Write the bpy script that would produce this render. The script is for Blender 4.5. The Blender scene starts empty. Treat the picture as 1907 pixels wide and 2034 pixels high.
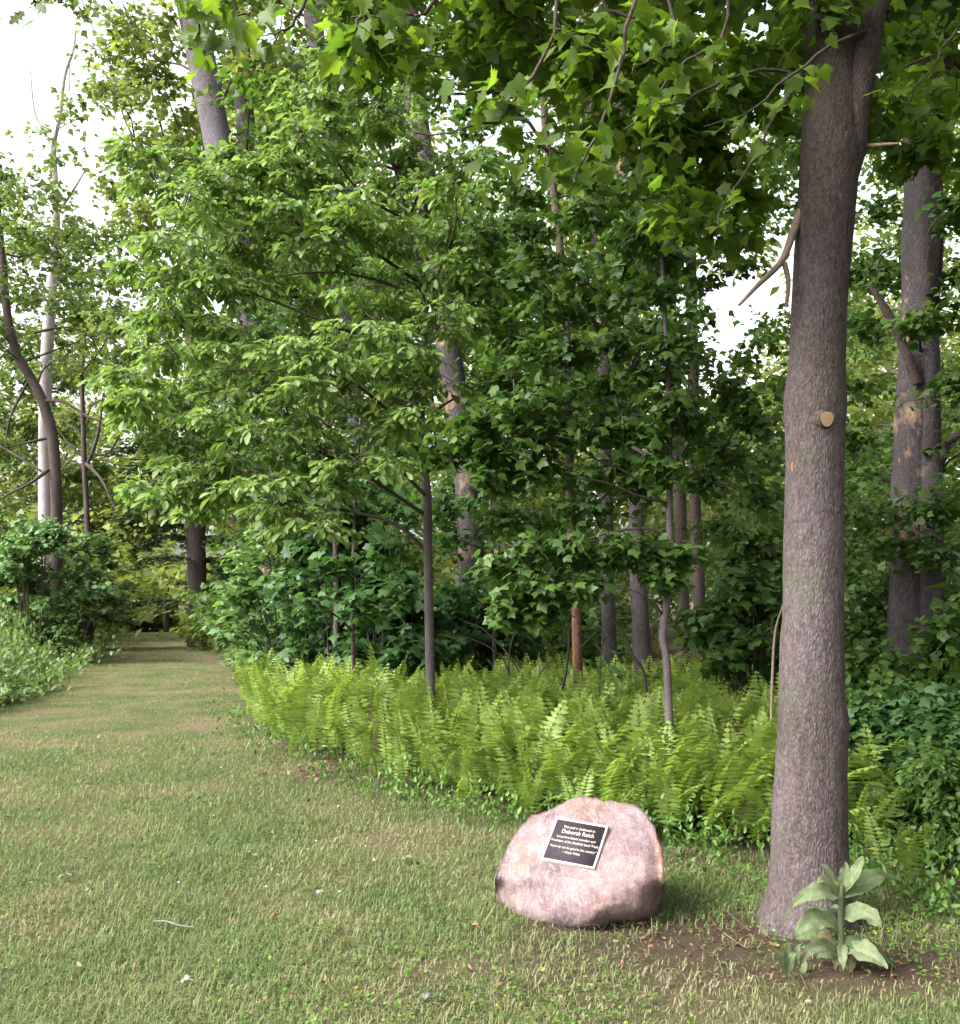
import bpy, math, random
import numpy as np
from mathutils import Vector, Matrix, noise as mnoise

# ------------------------------------------------------------------ camera, sky, sun, exposure
S = bpy.context.scene
C = S.collection
W_, H_, F_ = 1907.0, 2034.0, 1953.0
HORIZON = 1179.0
CAM_H = 1.55
PITCH = math.atan((HORIZON - H_ / 2) / F_)
cam = bpy.data.cameras.new('camera')
cam.sensor_fit = 'VERTICAL'
cam.angle = 2 * math.atan(H_ / 2 / F_)
cam.clip_start, cam.clip_end = 0.05, 3000
camo = bpy.data.objects.new('camera', cam)
C.objects.link(camo)
camo.location = (0, 0, CAM_H)
camo.rotation_euler = (math.pi / 2 + PITCH, 0, 0)
S.camera = camo

SUN_AZ = math.radians(-118)     # from +Y (view direction), negative = left
SUN_EL = math.radians(42)
sdir = Vector((math.sin(SUN_AZ) * math.cos(SUN_EL), math.cos(SUN_AZ) * math.cos(SUN_EL), math.sin(SUN_EL)))
world = bpy.data.worlds.new('World')
S.world = world
world.use_nodes = True
nt = world.node_tree
sky = nt.nodes.new('ShaderNodeTexSky')
sky.sky_type = 'NISHITA'
sky.sun_disc = False
sky.sun_elevation = SUN_EL
sky.sun_rotation = SUN_AZ
sky.air_density = 1.0
sky.dust_density = 6.0
sky.ozone_density = 1.0
hs = nt.nodes.new('ShaderNodeHueSaturation')
hs.inputs['Saturation'].default_value = 0.12
bg = nt.nodes['Background']
bg.inputs['Strength'].default_value = 0.15
nt.links.new(sky.outputs[0], hs.inputs['Color'])
nt.links.new(hs.outputs[0], bg.inputs['Color'])
sl = bpy.data.lights.new('sun', 'SUN')
sl.energy = 1.5
sl.angle = math.radians(25)
sl.color = (1.0, 0.95, 0.87)
so = bpy.data.objects.new('sun', sl)
C.objects.link(so)
so.rotation_euler = sdir.to_track_quat('Z', 'Y').to_euler()
S.view_settings.view_transform = 'Standard'
S.view_settings.look = 'None'
S.view_settings.exposure = 2.2
S.view_settings.gamma = 1.0
S.render.engine = 'CYCLES'
cy = S.cycles
cy.use_denoising = True
cy.max_bounces = 6
cy.diffuse_bounces = 3
cy.adaptive_threshold = 0.02
cy.glossy_bounces = 2
cy.transmission_bounces = 5
cy.transparent_max_bounces = 4
cy.caustics_reflective = False
cy.caustics_refractive = False

rng = np.random.default_rng(7)
random.seed(7)
A = lambda *v: np.array(v, float)


def P(px, py, d):
    """world point seen at photo pixel (px,py) at forward distance d"""
    cp, sp = math.cos(PITCH), math.sin(PITCH)
    u, v = (px - W_ / 2) / F_, (H_ / 2 - py) / F_
    x, y, z = u, cp - v * sp, sp + v * cp
    t = d / y
    return A(x * t, d, CAM_H + z * t)


def G(px, py):
    """ground point under photo pixel"""
    cp, sp = math.cos(PITCH), math.sin(PITCH)
    u, v = (px - W_ / 2) / F_, (H_ / 2 - py) / F_
    x, y, z = u, cp - v * sp, sp + v * cp
    t = -CAM_H / z
    return A(x * t, y * t, 0)


def proj(c):
    cp, sp = math.cos(PITCH), math.sin(PITCH)
    x, y, z = c[0], c[1], c[2] - CAM_H
    f = y * cp + z * sp
    return W_ / 2 + F_ * x / f, H_ / 2 - F_ * (z * cp - y * sp) / f


def Q(s):
    """'px,py,d px,py,d ...' -> points"""
    return [P(*map(float, w.split(','))) for w in s.split()]


def nz(p, s=1.0, o=0.0):
    return mnoise.noise((p[0] * s + o, p[1] * s + o * 1.7, p[2] * s - o))


# ------------------------------------------------------------------ materials
def mat(name):
    m = bpy.data.materials.new(name)
    m.use_nodes = True
    n = m.node_tree
    return m, n, n.nodes['Principled BSDF'], n.links.new


def ramp(n, cols, pos=None):
    r = n.nodes.new('ShaderNodeValToRGB')
    e = r.color_ramp.elements
    pos = pos or [i / (len(cols) - 1) for i in range(len(cols))]
    while len(e) < len(cols):
        e.new(0.5)
    for i, (c, p) in enumerate(zip(cols, pos)):
        e[i].position = p
        e[i].color = (*c, 1)
    return r


def tex(n, kind, scale, vec=None, **kw):
    t = n.nodes.new(kind)
    t.inputs['Scale'].default_value = scale
    for k, v in kw.items():
        t.inputs[k].default_value = v
    if vec is not None:
        n.links.new(vec, t.inputs['Vector'])
    return t


def coords(n, scale=(1, 1, 1), out='Object'):
    c = n.nodes.new('ShaderNodeTexCoord')
    m = n.nodes.new('ShaderNodeMapping')
    m.inputs['Scale'].default_value = scale
    n.links.new(c.outputs[out], m.inputs['Vector'])
    return m.outputs[0]


def mixc(n, fac, a, b, mode='MIX'):
    m = n.nodes.new('ShaderNodeMix')
    m.data_type = 'RGBA'
    m.blend_type = mode
    for s, v in ((m.inputs[0], fac), (m.inputs[6], a), (m.inputs[7], b)):
        if hasattr(v, 'type') and hasattr(v, 'node'):
            n.links.new(v, s)
        elif isinstance(v, (int, float)):
            s.default_value = v
        else:
            s.default_value = (*v, 1)
    return m.outputs[2]


def leaf_mat(name, cols, trans=0.45, rough=0.5, spec=0.35, tboost=(1.25, 1.3, 0.7)):
    m, n, b, L = mat(name)
    at = n.nodes.new('ShaderNodeAttribute')
    at.attribute_name = 'var'
    r = ramp(n, cols)
    L(at.outputs['Fac'], r.inputs[0])
    b.inputs['Roughness'].default_value = rough
    b.inputs['Specular IOR Level'].default_value = spec
    L(r.outputs[0], b.inputs['Base Color'])
    t = n.nodes.new('ShaderNodeBsdfTranslucent')
    L(mixc(n, 1.0, r.outputs[0], tboost, 'MULTIPLY'), t.inputs['Color'])
    mx = n.nodes.new('ShaderNodeMixShader')
    mx.inputs[0].default_value = trans
    L(b.outputs[0], mx.inputs[1])
    L(t.outputs[0], mx.inputs[2])
    L(mx.outputs[0], n.nodes['Material Output'].inputs['Surface'])
    return m


def bark_mat(name, dark, light, scale=1.0, patch=None, bump=0.5, moss=0.0, lichen=False, painted_shade_up=False):
    m, n, b, L = mat(name)
    v = coords(n, (scale * 12, scale * 12, scale * 5.5))
    t1 = tex(n, 'ShaderNodeTexNoise', 4.0, v, Detail=7, Roughness=0.72)
    v2 = coords(n, (scale, scale, scale * .7))
    t2 = tex(n, 'ShaderNodeTexNoise', 2.2, v2, Detail=4, Roughness=0.6)
    t3 = tex(n, 'ShaderNodeTexVoronoi', 5.5, v)
    t3.feature = 'DISTANCE_TO_EDGE'
    r = ramp(n, [dark, [(a + c) / 2 for a, c in zip(dark, light)], light], [.36, .5, .66])
    L(t1.outputs[0], r.inputs[0])
    col = r.outputs[0]
    r2 = ramp(n, [(.62, .6, .58), (1.15, 1.15, 1.2)], [.3, .7])
    L(t2.outputs[0], r2.inputs[0])
    col = mixc(n, 0.9, col, r2.outputs[0], 'MULTIPLY')
    rc = ramp(n, [(.55, .52, .5), (1, 1, 1)], [.0, .16])
    L(t3.outputs['Distance'], rc.inputs[0])
    col = mixc(n, .7, col, rc.outputs[0], 'MULTIPLY')
    if lichen:
        t6 = tex(n, 'ShaderNodeTexNoise', 1.0, coords(n, (5, 5, 22)), Detail=3, Roughness=.5)
        r6 = ramp(n, [(0, 0, 0), (.5, .5, .5)], [.66, .72])
        L(t6.outputs[0], r6.inputs[0])
        col = mixc(n, r6.outputs[0], col, (.2, .19, .19))
    if patch:
        t4 = tex(n, 'ShaderNodeTexNoise', 1.7, v2, Detail=5, Roughness=0.7)
        r4 = ramp(n, [(0, 0, 0), (1, 1, 1)], [.55, .62])
        L(t4.outputs[0], r4.inputs[0])
        col = mixc(n, r4.outputs[0], col, patch)
    if moss:
        t5 = tex(n, 'ShaderNodeTexNoise', 3.1, v2, Detail=6, Roughness=0.7)
        r5 = ramp(n, [(0, 0, 0), (moss, moss, moss)], [.5, .68])
        L(t5.outputs[0], r5.inputs[0])
        col = mixc(n, r5.outputs[0], col, (.055, .07, .028))
    if painted_shade_up:                                             # upper stem browner, with canopy shade put into the colour
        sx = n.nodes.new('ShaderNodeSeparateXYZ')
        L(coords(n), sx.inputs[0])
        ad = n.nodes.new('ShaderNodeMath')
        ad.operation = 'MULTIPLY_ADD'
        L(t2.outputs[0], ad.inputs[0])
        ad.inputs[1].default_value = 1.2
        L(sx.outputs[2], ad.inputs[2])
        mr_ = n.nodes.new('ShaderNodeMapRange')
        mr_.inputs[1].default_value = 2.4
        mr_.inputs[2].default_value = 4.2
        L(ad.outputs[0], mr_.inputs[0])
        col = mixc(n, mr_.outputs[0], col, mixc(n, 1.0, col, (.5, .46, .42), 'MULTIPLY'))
    L(col, b.inputs['Base Color'])
    b.inputs['Roughness'].default_value = 0.9
    b.inputs['Specular IOR Level'].default_value = 0.15
    ad = n.nodes.new('ShaderNodeMath')
    ad.operation = 'MULTIPLY_ADD'
    L(t3.outputs['Distance'], ad.inputs[0])
    ad.inputs[1].default_value = 0.8
    L(t1.outputs[0], ad.inputs[2])
    bp = n.nodes.new('ShaderNodeBump')
    bp.inputs['Strength'].default_value = bump
    bp.inputs['Distance'].default_value = 0.02
    L(ad.outputs[0], bp.inputs['Height'])
    L(bp.outputs[0], b.inputs['Normal'])
    return m


M = {}
M['maple'] = leaf_mat('maple_leaves', [(.028, .062, .013), (.048, .1, .019), (.086, .146, .03)])
M['maple_low'] = leaf_mat('blue_green_maple_leaves', [(.028, .07, .024), (.046, .105, .032), (.07, .138, .04)])  # blue-green leaves of the low maples and shrubs
M['canopy'] = leaf_mat('canopy_leaves', [(.046, .09, .013), (.076, .136, .017), (.13, .195, .023)], trans=.62)
M['hickory'] = leaf_mat('hickory_leaves', [(.085, .148, .042), (.128, .203, .056), (.195, .28, .086)])
M['oak'] = leaf_mat('oak_leaves', [(.07, .11, .034), (.105, .155, .045), (.15, .195, .06)])
M['shrub'] = leaf_mat('shrub_leaves', [(.06, .12, .045), (.1, .18, .062), (.15, .24, .085)])
M['hemlock'] = leaf_mat('hemlock_needles', [(.018, .04, .018), (.03, .06, .024), (.045, .08, .03)], trans=.2)
M['far'] = leaf_mat('far_leaves', [(.085, .12, .036), (.135, .17, .046), (.2, .23, .066)], trans=.5)
M['fern'] = leaf_mat('fern_fronds', [(.088, .15, .031), (.158, .232, .048), (.25, .322, .088)], trans=.45, rough=.6)
M['herb'] = leaf_mat('herb_leaves', [(.065, .12, .04), (.105, .17, .058), (.16, .225, .085)])
M['grass'] = leaf_mat('grass_blades', [(.1, .148, .056), (.14, .182, .073), (.19, .208, .095), (.23, .21, .125), (.3, .26, .17)], trans=.42, rough=.65, spec=.2, tboost=(1.1, 1.15, .75))
M['weed'] = leaf_mat('weed_leaves', [(.05, .115, .025), (.09, .17, .03), (.16, .23, .04)], trans=.35)
M['mullein'] = leaf_mat('mullein_leaves', [(.072, .105, .05), (.11, .142, .075), (.155, .185, .108)], trans=.32, rough=.9, spec=.06, tboost=(1, 1.1, .75))
_n = M['mullein'].node_tree
_p = _n.nodes['Principled BSDF']
_t = tex(_n, 'ShaderNodeTexNoise', 45, coords(_n), Detail=6, Roughness=.7)
_r = ramp(_n, [(.7, .72, .66), (1.2, 1.18, 1.15)], [.35, .65])
_n.links.new(_t.outputs[0], _r.inputs[0])
_n.links.new(mixc(_n, 1.0, _p.inputs['Base Color'].links[0].from_socket, _r.outputs[0], 'MULTIPLY'), _p.inputs['Base Color'])
_b = _n.nodes.new('ShaderNodeBump')
_b.inputs['Strength'].default_value = .6
_b.inputs['Distance'].default_value = .006
_n.links.new(_t.outputs[0], _b.inputs['Height'])
_n.links.new(_b.outputs[0], _p.inputs['Normal'])
M['withered'] = leaf_mat('withered_leaf', [(.09, .075, .04), (.12, .1, .055), (.16, .13, .075)], trans=.2, rough=.85, spec=.1, tboost=(1, .95, .8))
M['dead_leaf'] = leaf_mat('dead_leaves', [(.09, .045, .028), (.17, .085, .05), (.28, .16, .1)], trans=.15, rough=.7, tboost=(1, .9, .8))
M['pale_leaf'] = leaf_mat('pale_leaf', [(.1, .115, .085), (.135, .145, .115), (.18, .185, .16)], trans=.2, rough=.7, tboost=(1, 1, .9))
M['petal'] = leaf_mat('petals', [(.24, .24, .2), (.3, .3, .26), (.4, .32, .03)], trans=.2, tboost=(1, 1, 1))
M['bark_near'] = bark_mat('maple_bark', (.06, .046, .045), (.132, .107, .11), 1.0, bump=.7, moss=.5, painted_shade_up=True)
M['bark_grey'] = bark_mat('grey_bark', (.07, .06, .066), (.17, .148, .165), .8, bump=.6)
M['bark_patchy'] = bark_mat('patchy_sunfleck_bark', (.038, .032, .033), (.092, .078, .082), .9, patch=(.22, .145, .098), bump=.8)  # pale-brown patches: bark mottling, and sun flecks put into the colour
M['bark_brown'] = bark_mat('brown_bark', (.035, .026, .024), (.12, .09, .08), 1.2, bump=.5)
M['bark_sapling'] = bark_mat('sapling_bark', (.075, .06, .066), (.17, .138, .14), 2.0, bump=.35)
M['bark_red'] = bark_mat('red_wood_sunfleck', (.09, .04, .028), (.3, .165, .105), 1.2, bump=.5)  # reddish snag wood; also carries warm sun flecks as colour
M['deadwood'] = bark_mat('weathered_deadwood', (.3, .26, .27), (.5, .45, .46), .8, bump=.35)
M['twig'] = bark_mat('twig_bark', (.03, .024, .02), (.09, .07, .06), 3.0, bump=.2)
M['twig_pale'] = bark_mat('dry_twig', (.09, .065, .05), (.2, .155, .125), 3.0, bump=.2)


# ------------------------------------------------------------------ mesh tools
class MB:
    def __init__(self):
        self.v, self.f, self.var, self.n = [], [], [], 0

    def add(self, v, f, var=0.5):
        v = np.asarray(v, float).reshape(-1, 3)
        f = np.asarray(f, int)
        if len(f) == 0:
            return
        self.v.append(v)
        self.f.append(f + self.n)
        self.var.append(np.broadcast_to(np.asarray(var, float), (len(f),)))
        self.n += len(v)

    def mesh(self, name, m, smooth=False):
        me = bpy.data.meshes.new(name)
        v = np.concatenate(self.v)
        loops = np.concatenate([f.ravel() for f in self.f])
        tot = np.concatenate([np.full(len(f), f.shape[1]) for f in self.f])
        start = np.concatenate([[0], np.cumsum(tot)[:-1]])
        me.vertices.add(len(v))
        me.vertices.foreach_set('co', v.astype(np.float32).ravel())
        me.loops.add(len(loops))
        me.loops.foreach_set('vertex_index', loops.astype(np.int32))
        me.polygons.add(len(tot))
        me.polygons.foreach_set('loop_start', start.astype(np.int32))
        me.polygons.foreach_set('loop_total', tot.astype(np.int32))
        if smooth:
            me.polygons.foreach_set('use_smooth', np.ones(len(tot), bool))
        at = me.attributes.new('var', 'FLOAT', 'FACE')
        at.data.foreach_set('value', np.concatenate(self.var).astype(np.float32))
        me.materials.append(m)
        me.update(calc_edges=True)
        return me

    def build(self, name, m, parent=None, smooth=False, loc=None):
        if loc is not None:
            self.v = [v - np.asarray(loc) for v in self.v]
        o = bpy.data.objects.new(name, self.mesh(name, m, smooth))
        C.objects.link(o)
        if parent:
            o.parent = parent
        if loc is not None and not parent:
            o.location = loc
        return o


def link(name, me, parent=None, mw=None):
    o = bpy.data.objects.new(name, me)
    C.objects.link(o)
    if parent:
        o.parent = parent
    if mw is not None:
        o.matrix_world = mw if not parent else mw
        if parent:
            o.matrix_basis = parent.matrix_world.inverted() @ mw
    return o


def tag(o, label=None, cat=None, group=None, kind=None):
    for k, v in (('label', label), ('category', cat), ('group', group), ('kind', kind)):
        if v:
            o[k] = v
    return o


def empty(name, loc, label, cat, group=None):
    o = bpy.data.objects.new(name, None)
    C.objects.link(o)
    o.location = [float(c) for c in loc]
    o.empty_display_size = 0.1
    o.matrix_world = Matrix.Translation(o.location)
    return tag(o, label, cat, group)


def curve(pts, n):
    """Catmull-Rom resample"""
    p = np.asarray(pts, float)
    if len(p) < 3:
        return np.array([p[0] + (p[-1] - p[0]) * t for t in np.linspace(0, 1, n)])
    q = np.vstack([2 * p[0] - p[1], p, 2 * p[-1] - p[-2]])
    out = []
    for s in np.linspace(0, len(p) - 1 - 1e-6, n):
        i = int(s)
        t = s - i
        a, b, c, d = q[i], q[i + 1], q[i + 2], q[i + 3]
        out.append(.5 * (2 * b + (c - a) * t + (2 * a - 5 * b + 4 * c - d) * t * t + (3 * b - a - 3 * c + d) * t ** 3))
    return np.array(out)


def tube(mb, pts, rad, sides=6, cap=True, rough=0.0, rs=6.0, var=.5, vs=.25):
    p = np.asarray(pts, float)
    n = len(p)
    rad = np.interp(np.linspace(0, 1, n), np.linspace(0, 1, len(rad)), rad) if not np.isscalar(rad) else np.full(n, rad)
    d = np.gradient(p, axis=0)
    d /= np.linalg.norm(d, axis=1)[:, None] + 1e-12
    up = A(1, 0, 0) if abs(d[0, 2]) > .7 else A(0, 0, 1)
    u = np.cross(d, up)
    u /= np.linalg.norm(u, axis=1)[:, None] + 1e-12
    w = np.cross(d, u)
    a = np.linspace(0, 2 * np.pi, sides, endpoint=False)
    ca, sa = np.cos(a), np.sin(a)
    r = np.repeat(rad[:, None], sides, 1)
    if rough:
        base = p[:, None] + (u[:, None] * ca[None, :, None] + w[:, None] * sa[None, :, None]) * rad[:, None, None]
        k = np.array([[mnoise.noise((q[0] * rs, q[1] * rs, q[2] * rs * vs)) for q in row] for row in base])
        r = r * (1 + rough * k)
    v = p[:, None] + (u[:, None] * ca[None, :, None] + w[:, None] * sa[None, :, None]) * r[:, :, None]
    idx = np.arange(n * sides).reshape(n, sides)
    f = np.stack([idx[:-1], np.roll(idx, -1, 1)[:-1], np.roll(idx, -1, 1)[1:], idx[1:]], -1).reshape(-1, 4)
    mb.add(v, f, var)
    if cap:
        mb.add(v[-1], [list(range(sides))], var)
        mb.add(v[0], [list(range(sides))[::-1]], var)


# ------------------------------------------------------------------ leaf templates: local x = width, y = base to tip, z = face normal
def fan(ring, c=(0, .35), zf=None, sym=True):
    pts = list(ring)
    if sym:
        pts = pts + [(-x, y) for x, y in reversed(ring[1:-1])]
    pts = [c] + pts
    k = len(pts) - 1
    zf = zf or (lambda x, y: -.28 * (y - .2) ** 2 - .25 * x * x)
    v = np.array([(x, y, zf(x, y)) for x, y in pts])
    f = np.array([(0, 1 + i, 1 + (i + 1) % k) for i in range(k)])
    return v, f[:, [0, 2, 1]]


T_MAPLE = fan([(0, 0), (.38, -.03), (.37, .18), (.58, .45), (.30, .52), (.18, .74), (0, 1)])
T_MAPLE_BIG = fan([(0, .02), (.2, -.06), (.42, -.08), (.4, .05), (.5, .13), (.42, .22), (.48, .34), (.62, .46), (.5, .51), (.48, .6), (.34, .58), (.24, .57), (.25, .7), (.12, .82), (0, 1.02)], (0, .25))
T_MAPLE_LO = fan([(0, 0), (.36, .06), (.54, .46), (.27, .56), (0, 1)])
T_OAK = fan([(0, 0), (.07, .1), (.22, .2), (.11, .28), (.33, .45), (.13, .52), (.34, .72), (.13, .76), (.12, .92), (0, 1)], (0, .45))
foldz = lambda x, y: abs(x) * .35 - .3 * (y - .3) ** 2
T_SIMPLE = fan([(0, 0), (.21, .22), (.25, .5), (.12, .82), (0, 1)], (0, .45), foldz)
T_OBOV = fan([(0, 0), (.13, .25), (.22, .58), (.15, .85), (0, 1)], (0, .5), foldz)
T_FAR = (np.array([(0, 0, 0), (.3, .45, .08), (0, 1, -.1), (-.3, .45, .08)]), np.array([(0, 1, 2), (0, 2, 3)]))
T_MAPLE_4 = fan([(0, 0), (.55, .36), (0, 1)], (0, .5), lambda x, y: -.3 * (y - .2) ** 2 - .3 * x * x)
T_MAPLE_5 = (np.array([(0, .28, 0), (0, 0, 0), (.5, .3, -.08), (.2, .58, -.05), (0, 1, -.2), (-.2, .58, -.05), (-.5, .3, -.08)]), np.array([(1, 2, 0), (2, 3, 0), (3, 4, 5), (3, 5, 0), (5, 6, 0), (6, 1, 0)]))
T_ROUND = fan([(0, 0), (.4, .15), (.5, .5), (.3, .85), (0, 1)], (0, .5), foldz)


def unit(v):
    return v / (np.linalg.norm(v, axis=-1, keepdims=True) + 1e-12)


def scatter(mb, T, pos, axis, nrm, size, var, wid=1.0):
    pos, axis, nrm = (np.asarray(x, float).reshape(-1, 3) for x in (pos, axis, nrm))
    if len(pos) == 0:
        return
    axis = unit(axis)
    side = unit(np.cross(axis, nrm))
    nn = np.cross(side, axis)
    V, Fc = T
    sz = np.broadcast_to(np.asarray(size, float), (len(pos),))[:, None, None]
    v = pos[:, None] + sz * (V[None, :, :1] * wid * side[:, None] + V[None, :, 1:2] * axis[:, None] + V[None, :, 2:3] * nn[:, None])
    f = Fc[None] + (np.arange(len(pos)) * len(V))[:, None, None]
    mb.add(v.reshape(-1, 3), f.reshape(-1, 3), np.repeat(np.broadcast_to(var, (len(pos),)), len(Fc)))


def rnd_unit(n):
    return unit(rng.normal(size=(n, 3)))


def leaves_on(mb, T, ends0, ends1, per, size, droop=.35, tilt=.5, spread=.08, var=(.5, .22)):
    """leaves along twigs (arrays of starts and ends)"""
    k = len(ends0)
    t = rng.uniform(.2, 1.05, (k, per))
    p = ends0[:, None] + (ends1 - ends0)[:, None] * t[..., None]
    p = p + rng.normal(size=p.shape) * spread
    d = unit(ends1 - ends0)
    d = np.repeat(d[:, None], per, 1)
    ang = rng.uniform(-1.5, 1.5, (k, per))
    ca, sa = np.cos(ang), np.sin(ang)
    ax = np.stack([d[..., 0] * ca - d[..., 1] * sa, d[..., 0] * sa + d[..., 1] * ca, d[..., 2] * .4 - droop + rng.normal(size=(k, per)) * .25], -1)
    nrm = A(0, 0, 1) + rng.normal(size=p.shape) * tilt
    sz = size * rng.uniform(.65, 1.25, k * per)
    vr = np.clip(rng.normal(var[0], var[1], k * per) + np.repeat(rng.normal(0, .08, k), per), 0, 1)
    scatter(mb, T, p.reshape(-1, 3), ax.reshape(-1, 3), nrm.reshape(-1, 3), sz, vr)


def pinnate_on(mb, ends0, ends1, per, size, var=(.55, .22)):
    """compound leaves: short stalks carrying 5 leaflets, drooping"""
    k = len(ends0)
    N = k * per
    t = rng.uniform(.3, 1.05, (k, per))
    p = (ends0[:, None] + (ends1 - ends0)[:, None] * t[..., None]).reshape(-1, 3)
    d = np.repeat(unit(ends1 - ends0)[:, None], per, 1).reshape(-1, 3)
    ang = rng.uniform(-1.2, 1.2, N)
    ca, sa = np.cos(ang), np.sin(ang)
    ax = unit(np.stack([d[:, 0] * ca - d[:, 1] * sa, d[:, 0] * sa + d[:, 1] * ca, rng.normal(-.15, .25, N)], -1))
    side = unit(np.cross(ax, A(0, 0, 1)))
    L = size * rng.uniform(.8, 1.3, N)
    base_var = rng.normal(var[0], var[1], N)
    for (tt, s, sc) in ((.35, -1, .7), (.35, 1, .7), (.7, -1, .95), (.7, 1, .95), (.95, 0, 1.1)):
        q = p + ax * (L * 1.5 * tt)[:, None] - A(0, 0, 1) * (L * .5 * tt ** 2)[:, None]
        a2 = ax * (.5 if s else 1) + side * s * .9 + np.stack([np.zeros(N), np.zeros(N), rng.normal(-.45, .3, N)], -1)
        nrm = A(0, 0, 1) + rng.normal(size=(N, 3)) * .45
        scatter(mb, T_OBOV, q, a2, nrm, L * sc * rng.uniform(.8, 1.15, N), np.clip(base_var + rng.normal(0, .08, N), 0, 1), 1.05)


def in_ell(n, c, rx, ry, rz):
    u = rnd_unit(n) * (rng.uniform(0.15, 1, n) ** .45)[:, None]
    return c + u * A(rx, ry, rz)


# a woody plant: trunk polyline, pads of foliage (centre, rx, rz, twigs) each reached by a limb
def tree(name, label, cat, trunk, rad, bark, pads, T, size, leafm, per=10, sides=10, rings=24, group=None, rough=.12,
         limb_r=.35, pinn=False, droop=.35, tilt=.5, spread=.08, twig_r=.004, attach=.55, base=None, crown='crown', var=(.5, .22)):
    trunk = np.asarray(trunk, float)
    pts = curve(trunk, rings)
    b = base if base is not None else pts[0] * A(1, 1, 0)
    e = empty(name, b, label, cat, group)
    mb = MB()
    rr = rad if isinstance(rad, (list, tuple)) else [rad * 1.25, rad, rad * .9, rad * .7]
    tube(mb, pts, rr, sides, rough=rough)
    mb.build('trunk', bark, e, True, b)
    if not pads:
        return e
    lb, cr = MB(), MB()
    nodes = pts[2:].copy()
    nrad = np.interp(np.linspace(0, 1, len(nodes)), np.linspace(0, 1, len(rr)), rr)
    ax_ = lambda c: np.min(np.hypot(*(pts - c)[:, :2].T) + .3 * abs(pts[:, 2] - c[2]))
    for (c, rx, rz, k) in sorted(pads, key=lambda q: ax_(np.asarray(q[0]))):
        c = np.asarray(c, float)
        dv_ = c - nodes
        cost = np.linalg.norm(dv_, axis=1) + 1.2 * np.maximum(0, attach * np.hypot(dv_[:, 0], dv_[:, 1]) - dv_[:, 2])
        i = int(np.argmin(cost))
        s = nodes[i]
        mid = (s + c) / 2 + rng.normal(size=3) * .08 * np.linalg.norm(c - s) + A(0, 0, .06 * np.linalg.norm(c - s))
        q = curve([s, mid, c, c + (c - mid) * .35 * min(1, rx / (np.linalg.norm(c - mid) + .01))], 9)
        r0 = min(nrad[i] * .8, .008 + .011 * np.linalg.norm(c - s))
        nodes = np.vstack([nodes, q[3:7]])
        nrad = np.concatenate([nrad, np.full(4, r0 * .8)])
        tube(lb, q, [r0, r0 * .6, max(twig_r * 1.2, r0 * .22)], 5, cap=False)
        e1 = in_ell(k, c, rx, rx, rz)
        e1[:, 2] -= .10 * ((e1 - c)[:, 0] ** 2 + (e1 - c)[:, 1] ** 2) / max(rx, .1)
        jj = rng.integers(4, 9, k)
        e0 = q[jj] * .55 + (e1 * .45 + c * .0) * 1.0 if False else q[jj] + (e1 - q[jj]) * rng.uniform(0, .25, k)[:, None]
        for a, z in zip(e0, e1):
            m_ = (a + z) / 2 + rng.normal(size=3) * .04 + A(0, 0, .04)
            tube(lb, [a, m_, z], [twig_r * 1.3, twig_r * .6], 3, cap=False)
        if pinn:
            pinnate_on(cr, e0, e1, per, size, var)
        else:
            leaves_on(cr, T, e0, e1, per, size, droop, tilt, spread, var)
    lb.build('limbs', M['twig'] if bark is not M['bark_near'] else bark, e, True, b)
    o = cr.build(crown, leafm, e, False, b)
    return e


def auto_pads(pts, n, z0, z1, r0, r1, prx=(.7, 1.3), flat=.35, k=12, az=(0, 2 * math.pi)):
    """random pads round a trunk between heights z0..z1; reach r0 at the bottom, r1 at the top"""
    pts = curve(pts, 30)
    out = []
    for i in range(n):
        z = rng.uniform(z0, z1)
        j = np.argmin(abs(pts[:, 2] - z))
        a = rng.uniform(*az)
        t = (z - z0) / max(.01, z1 - z0)
        R = (r0 + (r1 - r0) * t) * rng.uniform(.35, 1)
        rx = rng.uniform(*prx)
        out.append((A(pts[j, 0] + R * math.cos(a), pts[j, 1] + R * math.sin(a), z), rx, rx * flat, k))
    return out


# ------------------------------------------------------------------ ground
EDGE = [G(440, 1262), G(448, 1338), G(468, 1410), G(505, 1480), G(620, 1535), G(740, 1575), G(850, 1600), G(940, 1640),
        G(1080, 1655), G(1290, 1700), G(1440, 1715), G(1690, 1750), G(1800, 1790), G(1907, 1815), G(2100, 1860)]
EDGE = np.array(EDGE)
LEFT = np.array([G(-300, 1470), G(-60, 1420), G(30, 1392), G(110, 1345), G(175, 1300), G(225, 1268), G(240, 1256)])


def seg_dist(px, py, poly):
    best = np.full(px.shape, 1e9)
    for a, b in zip(poly[:-1], poly[1:]):
        dx, dy = b[0] - a[0], b[1] - a[1]
        t = np.clip(((px - a[0]) * dx + (py - a[1]) * dy) / (dx * dx + dy * dy), 0, 1)
        best = np.minimum(best, np.hypot(px - a[0] - t * dx, py - a[1] - t * dy))
    return best


def right_of_edge(px, py):
    """inside the wood (behind the fern edge)"""
    ys = np.interp(px, EDGE[::1, 0], EDGE[::1, 1])     # EDGE runs left to right in x
    xs = np.interp(py, EDGE[::-1, 1], EDGE[::-1, 0])
    return (py > ys) & (px > EDGE[0, 0]) | ((px > xs) & (py > 6) & (py < 45)) | (py > 46)


def left_of_path(px, py):
    xs = np.interp(py, LEFT[:, 1], LEFT[:, 0])
    return px < xs


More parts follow.
